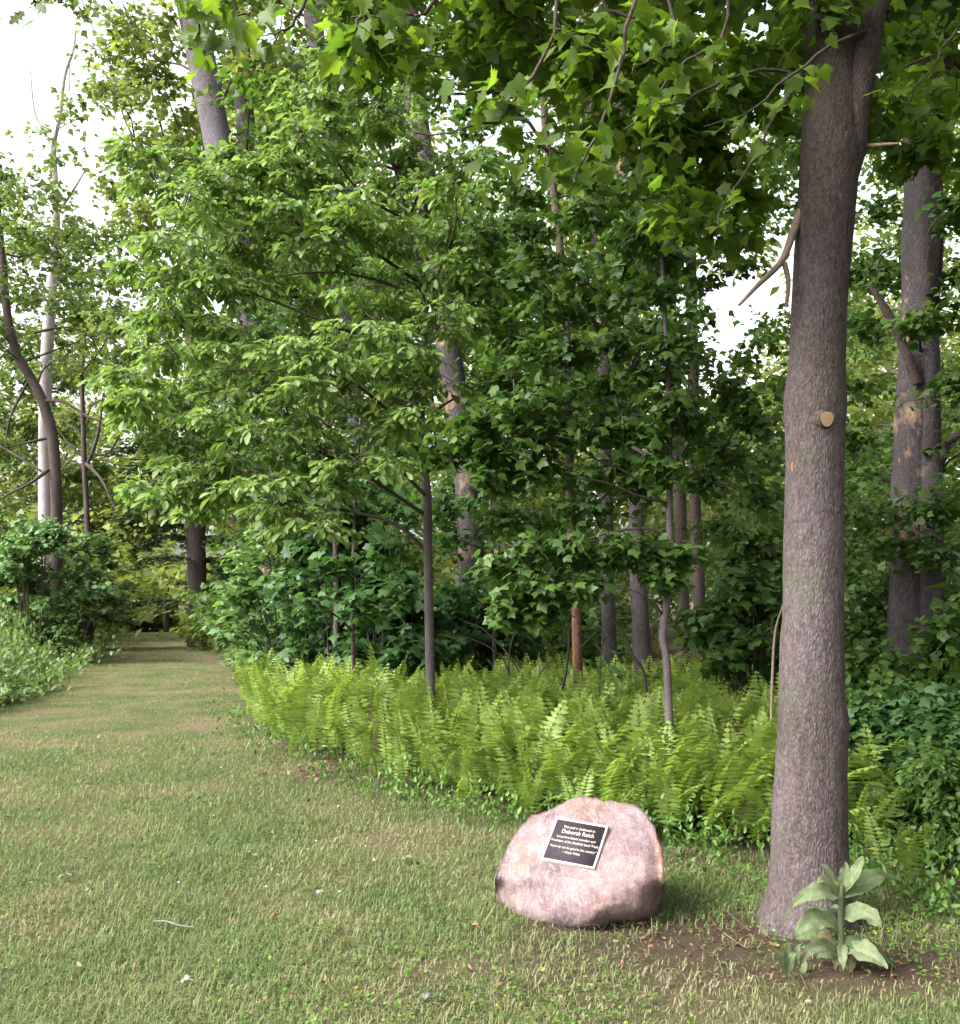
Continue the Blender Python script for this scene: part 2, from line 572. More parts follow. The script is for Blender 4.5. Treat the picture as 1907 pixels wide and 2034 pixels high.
def dirtiness(px, py):
    c1 = G(1430, 1875)
    d1 = np.hypot((px - c1[0]) / 1.0, (py - c1[1]) / .48)
    c2 = G(1700, 1930)
    d2 = np.hypot((px - c2[0]) / .85, (py - c2[1]) / .36)
    c3 = G(640, 1545)
    d3 = np.hypot((px - c3[0]) / .5, (py - c3[1]) / .45) * 1.25
    c4 = G(1170, 1850)
    d4 = np.hypot((px - c4[0]) / .45, (py - c4[1]) / .12) * 1.2
    return np.clip(1.35 - np.minimum(np.minimum(d1, d2), np.minimum(d3, d4)), 0, 1)


def ground_h(px, py):
    return .025 * np.sin(px * .9 + 1.3) * np.cos(py * .6) * np.clip((py - 6) / 6, 0, 1)


u = np.linspace(-1, 1, 150)
gx = np.sinh(u * 5.2) / math.sinh(5.2) * 900
v_ = np.linspace(-.45, 1, 190)
gy = 5 + np.sinh(v_ * 5.6) / math.sinh(5.6) * 1500
X, Y = np.meshgrid(gx, gy)
Z = ground_h(X, Y)
gm = MB()
idx = np.arange(X.size).reshape(X.shape)
gm.add(np.stack([X, Y, Z], -1).reshape(-1, 3), np.stack([idx[:-1, :-1], idx[:-1, 1:], idx[1:, 1:], idx[1:, :-1]], -1).reshape(-1, 4))
m, n, b, L = mat('lawn_soil')
co = coords(n)
t1 = tex(n, 'ShaderNodeTexNoise', 1.1, co, Detail=5, Roughness=.6)
t2 = tex(n, 'ShaderNodeTexNoise', 38, co, Detail=8, Roughness=.85)
r1 = ramp(n, [(.085, .11, .042), (.125, .13, .06), (.175, .14, .09)], [.4, .5, .6])
L(t1.outputs[0], r1.inputs[0])
r2 = ramp(n, [(.5, .5, .5), (1.3, 1.25, 1.2)], [.35, .65])
L(t2.outputs[0], r2.inputs[0])
c1 = mixc(n, .85, r1.outputs[0], r2.outputs[0], 'MULTIPLY')
at = n.nodes.new('ShaderNodeAttribute')
at.attribute_name = 'dirt'
r3 = ramp(n, [(.05, .032, .024), (.11, .075, .056)], [.3, .7])
L(t2.outputs[0], r3.inputs[0])
c2 = mixc(n, at.outputs['Fac'], c1, r3.outputs[0])
L(c2, b.inputs['Base Color'])
b.inputs['Roughness'].default_value = .95
b.inputs['Specular IOR Level'].default_value = .1
bp = n.nodes.new('ShaderNodeBump')
bp.inputs['Strength'].default_value = 1.0
bp.inputs['Distance'].default_value = .05
L(t2.outputs[0], bp.inputs['Height'])
L(bp.outputs[0], b.inputs['Normal'])
ground = gm.build('ground', m, None, True)
dat = ground.data.attributes.new('dirt', 'FLOAT', 'POINT')
wood = right_of_edge(X, Y).astype(float) * np.clip(seg_dist(X, Y, EDGE) * 2, 0, 1)
dv = np.maximum(dirtiness(X, Y), wood * .95)
dat.data.foreach_set('value', dv.astype(np.float32).ravel())
tag(ground, kind='structure')


def vnoise(px, py, s, o=0):
    return np.array([mnoise.noise((x * s + o, y * s - o, o * .37)) for x, y in zip(px, py)])


# ------------------------------------------------------------------ grass (blades, one mass)
def grass():
    N = 500000
    d = np.exp(rng.uniform(math.log(3.1), math.log(44), N))
    a = rng.uniform(-.56, .53, N)
    px, py = d * np.tan(a), d
    keep = ~right_of_edge(px, py) | (seg_dist(px, py, EDGE) < .25)
    keep &= ~(left_of_path(px, py) & (seg_dist(px, py, LEFT) > .8))
    px, py, d = px[keep], py[keep], d[keep]
    # patchiness from a coarse noise table
    gxs, gys = np.linspace(-22, 12, 180), np.linspace(2, 46, 230)
    tab = np.array([[mnoise.noise((x * .9, y * .9, 3.1)) + .6 * mnoise.noise((x * 2.6, y * 2.6, 8.2)) for x in gxs] for y in gys])
    tab2 = np.array([[mnoise.noise((x * 1.6, y * 1.6, 13.1)) + .5 * mnoise.noise((x * 5, y * 5, 1.2)) for x in gxs] for y in gys])
    ix = np.clip((px + 22) / 34 * 179, 0, 178.99)
    iy = np.clip((py - 2) / 44 * 229, 0, 228.99)

    def samp(t):
        i, j = iy.astype(int), ix.astype(int)
        fy, fx = iy - i, ix - j
        return (t[i, j] * (1 - fy) * (1 - fx) + t[i + 1, j] * fy * (1 - fx) + t[i, j + 1] * (1 - fy) * fx + t[i + 1, j + 1] * fy * fx)
    pn, pn2 = samp(tab), samp(tab2)
    dirt = dirtiness(px, py)
    keep = rng.uniform(size=len(px)) < (1 - .93 * dirt) * np.clip(.75 + pn * .55, .3, 1)
    px, py, d, pn, pn2, dirt = (q[keep] for q in (px, py, d, pn, pn2, dirt))
    n = len(px)
    h = rng.uniform(.018, .055, n) * (1 + .45 * pn) * np.where(rng.uniform(size=n) < .04, 1.7, 1)
    h *= 1 + .9 * np.clip((pn2 - .2), 0, 1)
    w = rng.uniform(.0009, .0017, n) * (1 + d / 6)
    az = rng.uniform(0, 2 * np.pi, n)
    lean = rng.uniform(.3, 1.7, n)
    ld = np.stack([np.cos(az), np.sin(az), np.zeros(n)], -1)
    sd = np.stack([-np.sin(az + rng.normal(0, .6, n)), np.cos(az), np.zeros(n)], -1)
    base = np.stack([px, py, ground_h(px, py) - .003], -1)
    up = A(0, 0, 1)
    m1 = base + (up * .6 + ld * lean[:, None] * .3) * h[:, None]
    tp = base + (up * (1 - .38 * lean)[:, None] + ld * lean[:, None] * .9) * h[:, None]
    dry = np.clip(.33 - .62 * pn + .25 * pn2 + rng.normal(0, .14, n) + .1 * dirt, 0, .75)
    dry = np.where(rng.uniform(size=n) < .05, rng.uniform(.75, 1, n), dry)
    bo, tr = A(.43, 4.85), A(1.6, 4.75)
    rb_ = np.hypot((px - bo[0]) / .47, (py - bo[1]) / .36)
    rt_ = np.hypot(px - tr[0], py - tr[1]) / .3
    grow = 1 + .9 * np.exp(-((rb_ - 1.02) / .12) ** 2) + .6 * np.exp(-((rt_ - 1.0) / .2) ** 2)
    tp = base + (tp - base) * grow[:, None]
    m1 = base + (m1 - base) * grow[:, None]
    near = d < 11
    mb = MB()
    for sel, two in ((near, True), (~near, False)):
        B, Mi, Tp, s_, w_ = base[sel], m1[sel], tp[sel], sd[sel], w[sel][:, None]
        k = len(B)
        i = np.arange(k)[:, None]
        if two:
            v = np.stack([B - s_ * w_, B + s_ * w_, Mi + s_ * w_ * .7, Mi - s_ * w_ * .7, Tp], 1)
            f1 = i * 5 + A(0, 1, 2, 3).astype(int)
            f2 = i * 5 + A(3, 2, 4).astype(int)
            n0 = mb.n
            mb.add(v.reshape(-1, 3), f1, dry[sel])
            mb.f.append(f2 + n0)
            mb.var.append(dry[sel])
        else:
            v = np.stack([B - s_ * w_, B + s_ * w_, Tp], 1)
            mb.add(v.reshape(-1, 3), i * 3 + A(0, 1, 2).astype(int), dry[sel])
    o = mb.build('grass', M['grass'])
    tag(o, 'short patchy mown grass covering the lawn and path', 'grass', kind='stuff')
    # broad-leaved weeds in the lawn
    mb = MB()
    d = np.exp(rng.uniform(math.log(3.2), math.log(20), 6500))
    a = rng.uniform(-.54, .52, 6500)
    px, py = d * np.tan(a), d
    g = vnoise(px, py, 1.3, 4.0)
    keep = (g > .02) & ~right_of_edge(px, py) & ~(left_of_path(px, py))
    px, py = px[keep], py[keep]
    extra = rng.normal(size=(420, 2)) * A(.42, .28) + G(1690, 1860)[:2] + A(.12, .1)
    extra2 = rng.normal(size=(160, 2)) * A(.35, .2) + G(1420, 1770)[:2]
    px = np.concatenate([px, extra[:, 0], extra2[:, 0]])
    py = np.concatenate([py, extra[:, 1], extra2[:, 1]])
    for k in range(4):
        az = rng.uniform(0, 6.28, len(px))
        ax = np.stack([np.cos(az), np.sin(az), rng.uniform(-.1, .7, len(px))], -1)
        z = rng.uniform(.01, .05, len(px))
        scatter(mb, T_MAPLE_4, np.stack([px + rng.normal(0, .015, len(px)), py + rng.normal(0, .015, len(px)), z], -1), ax,
                A(0, 0, 1) + rng.normal(size=(len(px), 3)) * .3, rng.uniform(.01, .022, len(px)), np.clip(rng.normal(.4, .25, len(px)), 0, 1), .8)
    tag(mb.build('lawn_weeds', M['weed']), 'small broad-leaved weeds and clover scattered in the lawn', 'weeds', kind='stuff')
    # clover heads
    mb = MB()
    for c, s, k in ((G(600, 1740), (.28, .28), 14), (G(300, 1740), (1.2, .8), 22), (G(250, 1560), (1.2, 1.0), 12), (G(820, 1980), (.3, .2), 3)):
        q = rng.normal(size=(k, 2)) * s + c[:2]
        for x, y in q:
            p = np.repeat(A(x, y, rng.uniform(.035, .055))[None], 6, 0)
            scatter(mb, T_SIMPLE, p, rnd_unit(6), rnd_unit(6), .011, rng.uniform(0, .6) if k != 3 else 1.0, 2)
    tag(mb.build('clover_blossoms', M['petal']), 'tiny white clover heads and fallen petals in the lawn', 'blossoms', kind='stuff')


grass()

# ------------------------------------------------------------------ boulder
OUT_PX = [(1143, 1838), (1111, 1834), (1057, 1825), (1014, 1808), (985, 1787), (981, 1746), (996, 1709), (1016, 1668), (1036, 1641),
          (1057, 1619), (1087, 1611), (1115, 1598), (1136, 1586), (1156, 1582), (1184, 1584), (1201, 1592), (1214, 1590), (1250, 1596), (1272, 1604),
          (1285, 1621), (1302, 1643), (1305, 1660), (1313, 1680), (1319, 1709), (1319, 1754), (1315, 1812), (1270, 1822), (1229, 1824), (1186, 1834)]
Y0 = 4.50
FB, FA = 1.2, -.45


def face_pt(px, py, back=0.0):
    """photo ray hit with the boulder's leaning front plane y = Y0+back + .8 z - .13 (x-.45)"""
    a, bq = P(px, py, 1.0), P(px, py, 2.0)
    d = bq - a
    o = a - d
    f = lambda p: p[1] - (Y0 + back + FB * p[2] + FA * (p[0] - .45))
    t = -f(o) / (f(o + d) - f(o))
    return o + d * t


FACETS = [(math.cos(a), math.sin(a), r, sl) for a, r, sl in ((.15, .30, .9), (.75, .20, .7), (1.2, .17, 1.1), (1.75, .155, .9), (2.3, .19, 1.0), (2.85, .27, .8), (3.3, .36, 1.2), (3.9, .33, .9), (-.35, .34, 1.1), (-.9, .27, .6), (-1.9, .24, .45))]


def boulder():
    mb = MB()
    ring = np.array([G(px, py - 4) if py > 1770 else face_pt(px, py, .10) for px, py in OUT_PX])
    k = 120
    s = np.linspace(0, len(ring), k, endpoint=False)
    i = s.astype(int)
    t = (s - i)[:, None]
    R = ring[i % len(ring)] * (1 - t) + ring[(i + 1) % len(ring)] * t
    R[:, 2] += np.where(R[:, 2] > .05, [.008 * mnoise.noise((q * .55, 3., 1.)) + .006 * mnoise.noise((q * 1.7, 5., 1.)) for q in range(k)], 0)
    low = R[:, 2] < .004
    R[low, 2] -= .04
    c = A(R[:, 0].mean(), Y0 + FB * .2, .2)
    off = R[:, 1] - (Y0 + FB * R[:, 2] + FA * (R[:, 0] - .45))
    rows = []
    nv = 26
    cam_ = A(0, 0, CAM_H)
    for j in range(nv + 1):                                   # front, centre -> rim
        v = (j / nv) ** .8
        q = c + (R - c) * v
        y = off * (1 - np.sqrt(np.clip(1 - v ** 4, 0, 1)))
        out = []
        for p, yy in zip(q, y):
            w = min(1, max(.04, (math.hypot((p[0] - PLQ[0]), (p[2] - PLQ[2]) * 1.1) - .145) / .08))
            t = (p[0] - c[0]) / .42
            h = p[2]
            cut = 0
            for dx_, dz_, rr_, sl_ in FACETS:
                cut = max(cut, sl_ * ((p[0] - PLQ[0]) * dx_ + (h - PLQ[2]) * dz_ - rr_))
            cut0 = max(0, .75 * (h - .40 + .22 * abs(t + .05)) + .0) if t < .12 else max(0, .8 * (h - .43 + .12 * t))   # bevelled shoulders under the crest
            cut = max(cut, cut0, .7 * (t - .72 - .25 * (h - .2)))                                                          # right flank
            cut = max(cut, .55 * (-t - .78 + .1 * h))                                                                # left nose
            n1 = mnoise.noise((p[0] * 4.2, h * 4.2, 1.3))
            n2 = mnoise.noise((p[0] * 10, h * 10, 4.))
            n3 = abs(mnoise.noise((p[0] * 7 + 2, h * 7, 9.)))
            n4 = mnoise.noise((p[0] * 30, h * 30, 7.))
            bump = .024 * n1 + .012 * n2 + .045 * max(0, .12 - n3) + .009 * n4 + .008
            out.append(yy + cut * .8 + bump * w)
        out = list(np.minimum(out, np.maximum(off, 0) + .16 * (1 - v)))
        q = q.copy()
        dd_ = q - cam_
        k_ = (Y0 + FB * CAM_H - FA * .45 + np.array(out)) / (dd_[:, 1] - FB * dd_[:, 2] - FA * dd_[:, 0])
        q = cam_ + (q - cam_) * k_[:, None] if v < .999 else R.copy()
        rows.append(q)
    for j in range(1, 15):                                    # back
        v = math.cos(j / 14 * math.pi / 2)
        q = c + (R - c) * (v * .97 + .03 * v * v)
        q = q.copy()
        q[:, 1] = rows[nv][:, 1] * v + (1 - v) * 5.2 + .12 * math.sin(j / 14 * math.pi / 2)
        q[:, 1] += np.array([mnoise.noise((p[0] * 6, p[2] * 6, 9.)) for p in q]) * .03
        rows.append(q)
    V = np.concatenate(rows)
    nr = len(rows)
    idx = np.arange(nr * k).reshape(nr, k)
    f = np.stack([idx[:-1], idx[1:], np.roll(idx, -1, 1)[1:], np.roll(idx, -1, 1)[:-1]], -1).reshape(-1, 4)
    mb.add(V, f)
    m, n, b, L = mat('pink_granite')
    co = coords(n)
    a1 = tex(n, 'ShaderNodeTexNoise', 4.5, co, Detail=7, Roughness=.65)
    a2 = tex(n, 'ShaderNodeTexNoise', 9, co, Detail=8, Roughness=.7, Distortion=.6)
    a3 = tex(n, 'ShaderNodeTexNoise', 90, co, Detail=6, Roughness=.8)
    a4 = tex(n, 'ShaderNodeTexNoise', 3.2, coords(n, (1.6, 1, .5)), Detail=5, Roughness=.6)
    r = ramp(n, [(.11, .078, .084), (.195, .138, .144), (.245, .18, .178), (.4, .345, .35)], [.3, .45, .58, .72])
    L(a1.outputs[0], r.inputs[0])
    ro = ramp(n, [(0, 0, 0), (.6, .6, .6)], [.5, .66])
    L(a4.outputs[0], ro.inputs[0])
    col = mixc(n, ro.outputs[0], r.outputs[0], (.2, .1, .058))
    rw = ramp(n, [(0, 0, 0), (.8, .8, .8)], [.58, .7])
    L(a2.outputs[0], rw.inputs[0])
    col = mixc(n, rw.outputs[0], col, (.36, .3, .325))
    a5 = tex(n, 'ShaderNodeTexNoise', 5.5, coords(n, (1.8, 1, .45)), Detail=9, Roughness=.75, Distortion=1.2)   # pale veins running down the face
    rv = ramp(n, [(0, 0, 0), (.45, .45, .45), (0, 0, 0)], [.47, .5, .53])
    L(a5.outputs[0], rv.inputs[0])
    col = mixc(n, rv.outputs[0], col, (.4, .33, .34))
    a6 = tex(n, 'ShaderNodeTexNoise', 7, coords(n, (1, 1, 1.6)), Detail=8, Roughness=.75, Distortion=.8)          # dark cracks and stains
    rk = ramp(n, [(0, 0, 0), (.4, .4, .4), (0, 0, 0)], [.40, .42, .445])
    L(a6.outputs[0], rk.inputs[0])
    col = mixc(n, rk.outputs[0], col, (.07, .055, .06))
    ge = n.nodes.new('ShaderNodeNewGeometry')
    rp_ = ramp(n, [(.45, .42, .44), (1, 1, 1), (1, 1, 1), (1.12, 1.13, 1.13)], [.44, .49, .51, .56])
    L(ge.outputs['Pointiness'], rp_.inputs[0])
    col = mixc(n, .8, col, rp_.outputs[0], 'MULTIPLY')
    rs = ramp(n, [(.68, .66, .7), (1.18, 1.18, 1.15)], [.35, .62])
    L(a3.outputs[0], rs.inputs[0])
    col = mixc(n, .8, col, rs.outputs[0], 'MULTIPLY')
    L(col, b.inputs['Base Color'])
    b.inputs['Roughness'].default_value = .85
    b.inputs['Specular IOR Level'].default_value = .25
    ad = n.nodes.new('ShaderNodeMath')
    ad.operation = 'MULTIPLY_ADD'
    L(a2.outputs[0], ad.inputs[0])
    ad.inputs[1].default_value = 1.6
    L(a3.outputs[0], ad.inputs[2])
    bp = n.nodes.new('ShaderNodeBump')
    bp.inputs['Strength'].default_value = .9
    bp.inputs['Distance'].default_value = .015
    L(ad.outputs[0], bp.inputs['Height'])
    L(bp.outputs[0], b.inputs['Normal'])
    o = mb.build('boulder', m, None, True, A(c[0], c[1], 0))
    o.data.polygons.foreach_set('use_smooth', np.ones(len(o.data.polygons), bool))
    tag(o, 'pink granite boulder on the lawn carrying a dark plaque', 'boulder')


PLQ_PX = [(1108, 1626), (1211, 1643), (1181, 1729), (1073, 1708)]
PC = [face_pt(*q) for q in PLQ_PX]
PLQ = sum(PC) / 4
boulder()


def plaque():
    tl, tr, br, bl = PC
    ex = unit(((tr - tl) + (br - bl)))
    ey = ((tl - bl) + (tr - br))
    ey = unit(ey - ex * ex.dot(ey))
    ez = np.cross(ex, ey)
    w = (np.linalg.norm(tr - tl) + np.linalg.norm(br - bl)) / 2
    h = (np.linalg.norm(tl - bl) + np.linalg.norm(tr - br)) / 2
    c = PLQ + ez * .004
    mw = Matrix(((ex[0], ey[0], ez[0], c[0]), (ex[1], ey[1], ez[1], c[1]), (ex[2], ey[2], ez[2], c[2]), (0, 0, 0, 1)))
    e = empty('plaque', c, 'dark bronze memorial plaque with pale raised border and lettering, fixed to the boulder', 'plaque')
    e.matrix_world = mw
    mp, n, b, L = mat('dark_bronze')
    t = tex(n, 'ShaderNodeTexNoise', 120, coords(n), Detail=4)
    r = ramp(n, [(.014, .010, .014), (.026, .02, .027)], [.35, .65])
    L(t.outputs[0], r.inputs[0])
    L(r.outputs[0], b.inputs['Base Color'])
    b.inputs['Roughness'].default_value = .7
    b.inputs['Specular IOR Level'].default_value = .25
    bp = n.nodes.new('ShaderNodeBump')
    bp.inputs['Strength'].default_value = .3
    bp.inputs['Distance'].default_value = .002
    L(t.outputs[0], bp.inputs['Height'])
    L(bp.outputs[0], b.inputs['Normal'])
    mr, n, b, L = mat('polished_bronze')
    t = tex(n, 'ShaderNodeTexNoise', 60, coords(n), Detail=4)
    r = ramp(n, [(.26, .22, .19), (.34, .29, .26)], [.35, .65])
    L(t.outputs[0], r.inputs[0])
    L(r.outputs[0], b.inputs['Base Color'])
    b.inputs['Roughness'].default_value = .45
    b.inputs['Metallic'].default_value = .15

    def boxv(x0, x1, y0, y1, z0, z1, bev=0):
        v = [(x0, y0, z0), (x1, y0, z0), (x1, y1, z0), (x0, y1, z0), (x0 + bev, y0 + bev, z1), (x1 - bev, y0 + bev, z1), (x1 - bev, y1 - bev, z1), (x0 + bev, y1 - bev, z1)]
        return v, [(0, 3, 2, 1), (4, 5, 6, 7), (0, 1, 5, 4), (1, 2, 6, 5), (2, 3, 7, 6), (3, 0, 4, 7)]
    mb = MB()
    mb.add(*boxv(-w / 2 + .002, w / 2 - .002, -h / 2 + .002, h / 2 - .002, -.012, .005))
    mb.build('plate', mp, e)
    mb = MB()
    o_, i_ = .5, .5
    X0, X1, Y0_, Y1 = -w / 2, w / 2, -h / 2, h / 2
    t_ = .011
    v = []
    for (s, z) in ((0, -.012), (0, .007), (.002, .0085), (t_ - .002, .0085), (t_, .006), (t_, .0)):
        v += [(X0 + s, Y0_ + s, z), (X1 - s, Y0_ + s, z), (X1 - s, Y1 - s, z), (X0 + s, Y1 - s, z)]
    f = []
    for a in range(5):
        for q in range(4):
            f.append((a * 4 + q, a * 4 + (q + 1) % 4, a * 4 + 4 + (q + 1) % 4, a * 4 + 4 + q))
    mb.add(v, f)
    mb.build('border', mr, e)
    lines = [('This trail is dedicated to', .60, .29, 1.0), ('Deborah Reich', .60, .165, 1.1), ('Long-time Board member and', .72, .055, 1.0), ('President of the Sheffield Land Trust', .88, -.045, 1.0),
             ('\u201cAnybody can be good in the country.\u201d', .88, -.175, 1.0), ('\u2014Oscar Wilde', .33, -.275, 1.0)]
    for txt, frac, yy, _ in lines:
        cu = bpy.data.curves.new('lettering', 'FONT')
        cu.body = txt
        cu.align_x = 'CENTER'
        cu.size = .02
        cu.extrude = .02 * .04
        cu.offset = .02 * .014
        cu.resolution_u = 2
        tmp = bpy.data.objects.new('tmp', cu)
        C.objects.link(tmp)
        dg = bpy.context.evaluated_depsgraph_get()
        me = bpy.data.meshes.new_from_object(tmp.evaluated_get(dg))
        bpy.data.objects.remove(tmp)
        bpy.data.curves.remove(cu)
        co = np.zeros(len(me.vertices) * 3, np.float32)
        me.vertices.foreach_get('co', co)
        co = co.reshape(-1, 3)
        wid = co[:, 0].max() - co[:, 0].min()
        sc = frac * w / wid
        sy = sc * (1.15 if 'Deborah' in txt else 1.1)
        co[:, 0] *= sc
        co[:, 1] *= sy
        co[:, 1] += yy * h
        co[:, 2] = np.where(co[:, 2] > 0, .0072, .0048)
        me.vertices.foreach_set('co', co.ravel())
        me.materials.clear()
        me.materials.append(mr)
        me.update()
        o = bpy.data.objects.new('lettering', me)
        C.objects.link(o)
        o.parent = e


plaque()


# ------------------------------------------------------------------ big foreground maple
def px_edges(rows, d):
    pts, rad = [], []
    for (y, xl, xr) in rows:
        a, b = P(xl, y, d), P(xr, y, d)
        pts.append((a + b) / 2)
        rad.append((b - a)[0] / 2)
    return np.array(pts), np.array(rad)


def near_maple():
    D = 4.75
    rows = [(1905, 1478, 1700), (1880, 1486, 1697), (1860, 1494, 1693), (1835, 1504, 1690), (1808, 1515, 1687), (1771, 1526, 1684), (1700, 1534, 1682), (1600, 1538, 1680), (1520, 1543, 1680), (1460, 1547, 1682), (1440, 1548, 1683), (1415, 1548, 1680),
            (1380, 1549, 1675), (1200, 1557, 1673), (1100, 1559, 1673), (1000, 1562, 1673), (900, 1563, 1674), (845, 1561, 1675), (800, 1558, 1676), (760, 1563, 1676), (700, 1570, 1677), (600, 1574, 1680),
            (500, 1579, 1688), (400, 1586, 1698), (300, 1592, 1706), (200, 1599, 1706), (100, 1602, 1700), (0, 1602, 1698), (-150, 1606, 1696), (-400, 1612, 1692), (-800, 1618, 1682)]
    p, r = px_edges(rows, D)
    b = A(p[0][0] + .02, D, 0)
    e = empty('maple_tree', b, 'tall maple with thick purple-grey trunk beside the boulder, sawn knot on its bark', 'tree')
    # trunk surface with bark ridges
    s = np.linspace(0, len(p) - 1, 190)
    i = np.minimum(s.astype(int), len(p) - 2)
    t = (s - i)[:, None]
    pts = p[i] * (1 - t) + p[i + 1] * t
    rr = r[i] * (1 - t[:, 0]) + r[i + 1] * t[:, 0]
    K = 72
    an = np.linspace(0, 2 * np.pi, K, endpoint=False)
    V = np.zeros((190, K, 3))
    for a in range(190):
        z = pts[a, 2]
        for q in range(K):
            R = rr[a]
            if z < .35:
                fl = (.35 - max(z, -.05)) / .35
                R = R * (1 + .16 * fl * fl * (max(0, math.cos(an[q] * 5 + 1.0)) - .2))
            x, y = math.cos(an[q]), math.sin(an[q])
            nn = mnoise.noise((x * 5.5, y * 5.5, z * 2.6)) * .018 + mnoise.noise((x * 16, y * 16, z * 8)) * .012 + mnoise.noise((x * 1.2, y * 1.2, z * 1.1 + 5)) * .03
            bul = .05 * math.exp(-((z - 2.45) / .09) ** 2) * max(0, math.cos(an[q] + 1.2)) ** 2
            V[a, q] = (pts[a, 0] + x * R * (1 + nn + bul), pts[a, 1] + y * R * (1 + nn + bul), z)
    idx = np.arange(190 * K).reshape(190, K)
    f = np.stack([idx[:-1], np.roll(idx, -1, 1)[:-1], np.roll(idx, -1, 1)[1:], idx[1:]], -1).reshape(-1, 4)
    mb = MB()
    mb.add(V, f)
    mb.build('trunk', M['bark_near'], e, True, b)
    # fork limb on the right
    mb = MB()
    q = curve([P(1675, 420, 4.78), P(1692, 300, 4.72), P(1712, 160, 4.66), P(1745, -20, 4.6), P(1790, -260, 4.5)], 18)
    tube(mb, q, [.02, .07, .062, .056, .05], 14, rough=.1)
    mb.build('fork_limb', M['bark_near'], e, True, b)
    # sawn knot
    mb = MB()
    c = P(1639, 832, D - .142)
    nrm = unit(A(.28, -1, -.05))
    tube(mb, [c - nrm * .07, c - nrm * .02, c + nrm * .012], [.08, .055, .041], 20, cap=False, rough=.18)
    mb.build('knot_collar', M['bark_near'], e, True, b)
    m, n, bb, L = mat('sawn_wood')
    wv = n.nodes.new('ShaderNodeTexWave')
    wv.wave_type = 'RINGS'
    wv.rings_direction = 'SPHERICAL'
    wv.inputs['Scale'].default_value = 60
    wv.inputs['Distortion'].default_value = 3
    rp = ramp(n, [(.2, .12, .065), (.3, .2, .115)])
    L(coords(n), wv.inputs['Vector'])
    L(wv.outputs[0], rp.inputs[0])
    L(rp.outputs[0], bb.inputs['Base Color'])
    bb.inputs['Roughness'].default_value = .8
    mb = MB()
    uu = unit(np.cross(nrm, A(0, 0, 1)))
    vv = np.cross(uu, nrm)
    ang = np.linspace(0, 2 * np.pi, 24, endpoint=False)
    ring = np.array([c + nrm * .014 + (uu * math.cos(a) + vv * math.sin(a)) * .037 * (1 + .05 * math.sin(3 * a)) for a in ang])
    mb.add(np.vstack([c + nrm * .016, ring]), [(0, 1 + k, 1 + (k + 1) % 24) for k in range(24)])
    ko = mb.build('knot_face', m, e, False, c)
    ko.parent = e
    ko.location = c - b
    # orange lichen mark
    mb = MB()
    cc = P(1571, 925, D - .09)
    cc[0] += .002
    sc_ = [cc + A(.004 * math.cos(a), -.012, .022 * math.sin(a)) * (1 + .4 * math.sin(3 * a)) for a in np.linspace(0, 6.28, 10)[:-1]]
    mb.add(np.array([cc + A(0, -.016, 0)] + sc_), [(0, 1 + k, 1 + (k + 1) % 9) for k in range(9)])
    m2, n, bb, L = mat('orange_mark')
    bb.inputs['Base Color'].default_value = (.5, .13, .04, 1)
    bb.inputs['Roughness'].default_value = .9
    mb.build('orange_mark', m2, e, False, b)
    # dead broken branch on the left, twigs, stub on the right
    mb = MB()
    q = curve([P(1590, 420, 4.75), P(1572, 470, 4.7), P(1552, 520, 4.66), P(1510, 562, 4.6), P(1468, 606, 4.55)], 16)
    tube(mb, q, [.024, .019, .015, .008], 8, rough=.2, rs=20)
    mb.build('dead_branch', M['twig_pale'], e, True, b)
    mb = MB()
    q = curve([P(1558, 522, 4.66), P(1566, 560, 4.66), P(1562, 610, 4.67)], 8)
    tube(mb, q, [.014, .012, .009], 6)
    mb.build('branch_stub', M['twig_pale'], e, True, b)
    mb = MB()
    q = curve([P(1700, 292, 4.75), P(1745, 288, 4.65), P(1785, 285, 4.55)], 8)
    tube(mb, q, [.012, .011, .005], 6)
    mb.build('branch_stub', M['twig_pale'], e, True, b)
    # dark limbs and twigs of the low canopy that hangs in front of the wood
    paths = ['1600,150,4.7 1500,140,4.5 1400,180,4.3 1330,210,4.1 1250,215,4.0',
             '1720,60,4.6 1640,95,4.3 1560,160,4.2 1480,225,4.2 1400,250,4.1',
             '1112,-120,3.6 1105,30,3.6 1100,70,3.6 1060,160,3.6 1022,190,3.6 1005,235,3.6 960,250,3.6 880,262,3.6 820,268,3.6',
             '1104,45,3.6 1140,80,3.62 1180,98,3.65 1220,90,3.7',
             '1022,190,3.6 985,186,3.6 950,178,3.6',
             '1012,205,3.6 1050,240,3.6 1075,280,3.62 1090,310,3.65',
             '1075,290,3.62 1120,305,3.6 1160,330,3.6',
             '1310,-60,3.9 1340,60,3.9 1300,110,3.9 1250,145,3.9',
             '880,-60,3.7 850,20,3.7 800,22,3.7 750,30,3.7 700,36,3.7',
             '1180,-80,3.7 1200,10,3.7 1270,40,3.7 1300,60,3.7',
             '430,-60,3.6 405,10,3.6 395,60,3.6 355,100,3.6',
             '405,10,3.6 450,40,3.6 500,20,3.6',
             '620,-60,3.8 600,20,3.8 560,60,3.8 520,70,3.8',
             '1450,-60,4.1 1430,80,4.1 1350,130,4.1 1300,200,4.1 1240,260,4.1',
             '1580,170,4.7 1540,230,4.6 1500,320,4.5 1440,400,4.4 1420,470,4.4',
             '1280,-60,3.5 1230,120,3.5 1190,250,3.5 1150,330,3.5 1130,380,3.5',
             '740,-90,3.5 720,20,3.5 690,70,3.5 640,90,3.5',
             '60,-80,3.4 90,-20,3.4 130,5,3.4', '90,-20,3.4 60,5,3.4',
             '1850,110,5.0 1800,130,4.9 1760,150,4.8 1740,200,4.8', '1900,60,5.0 1840,150,4.9 1790,210,4.9']
    lim, limb_o = [], []
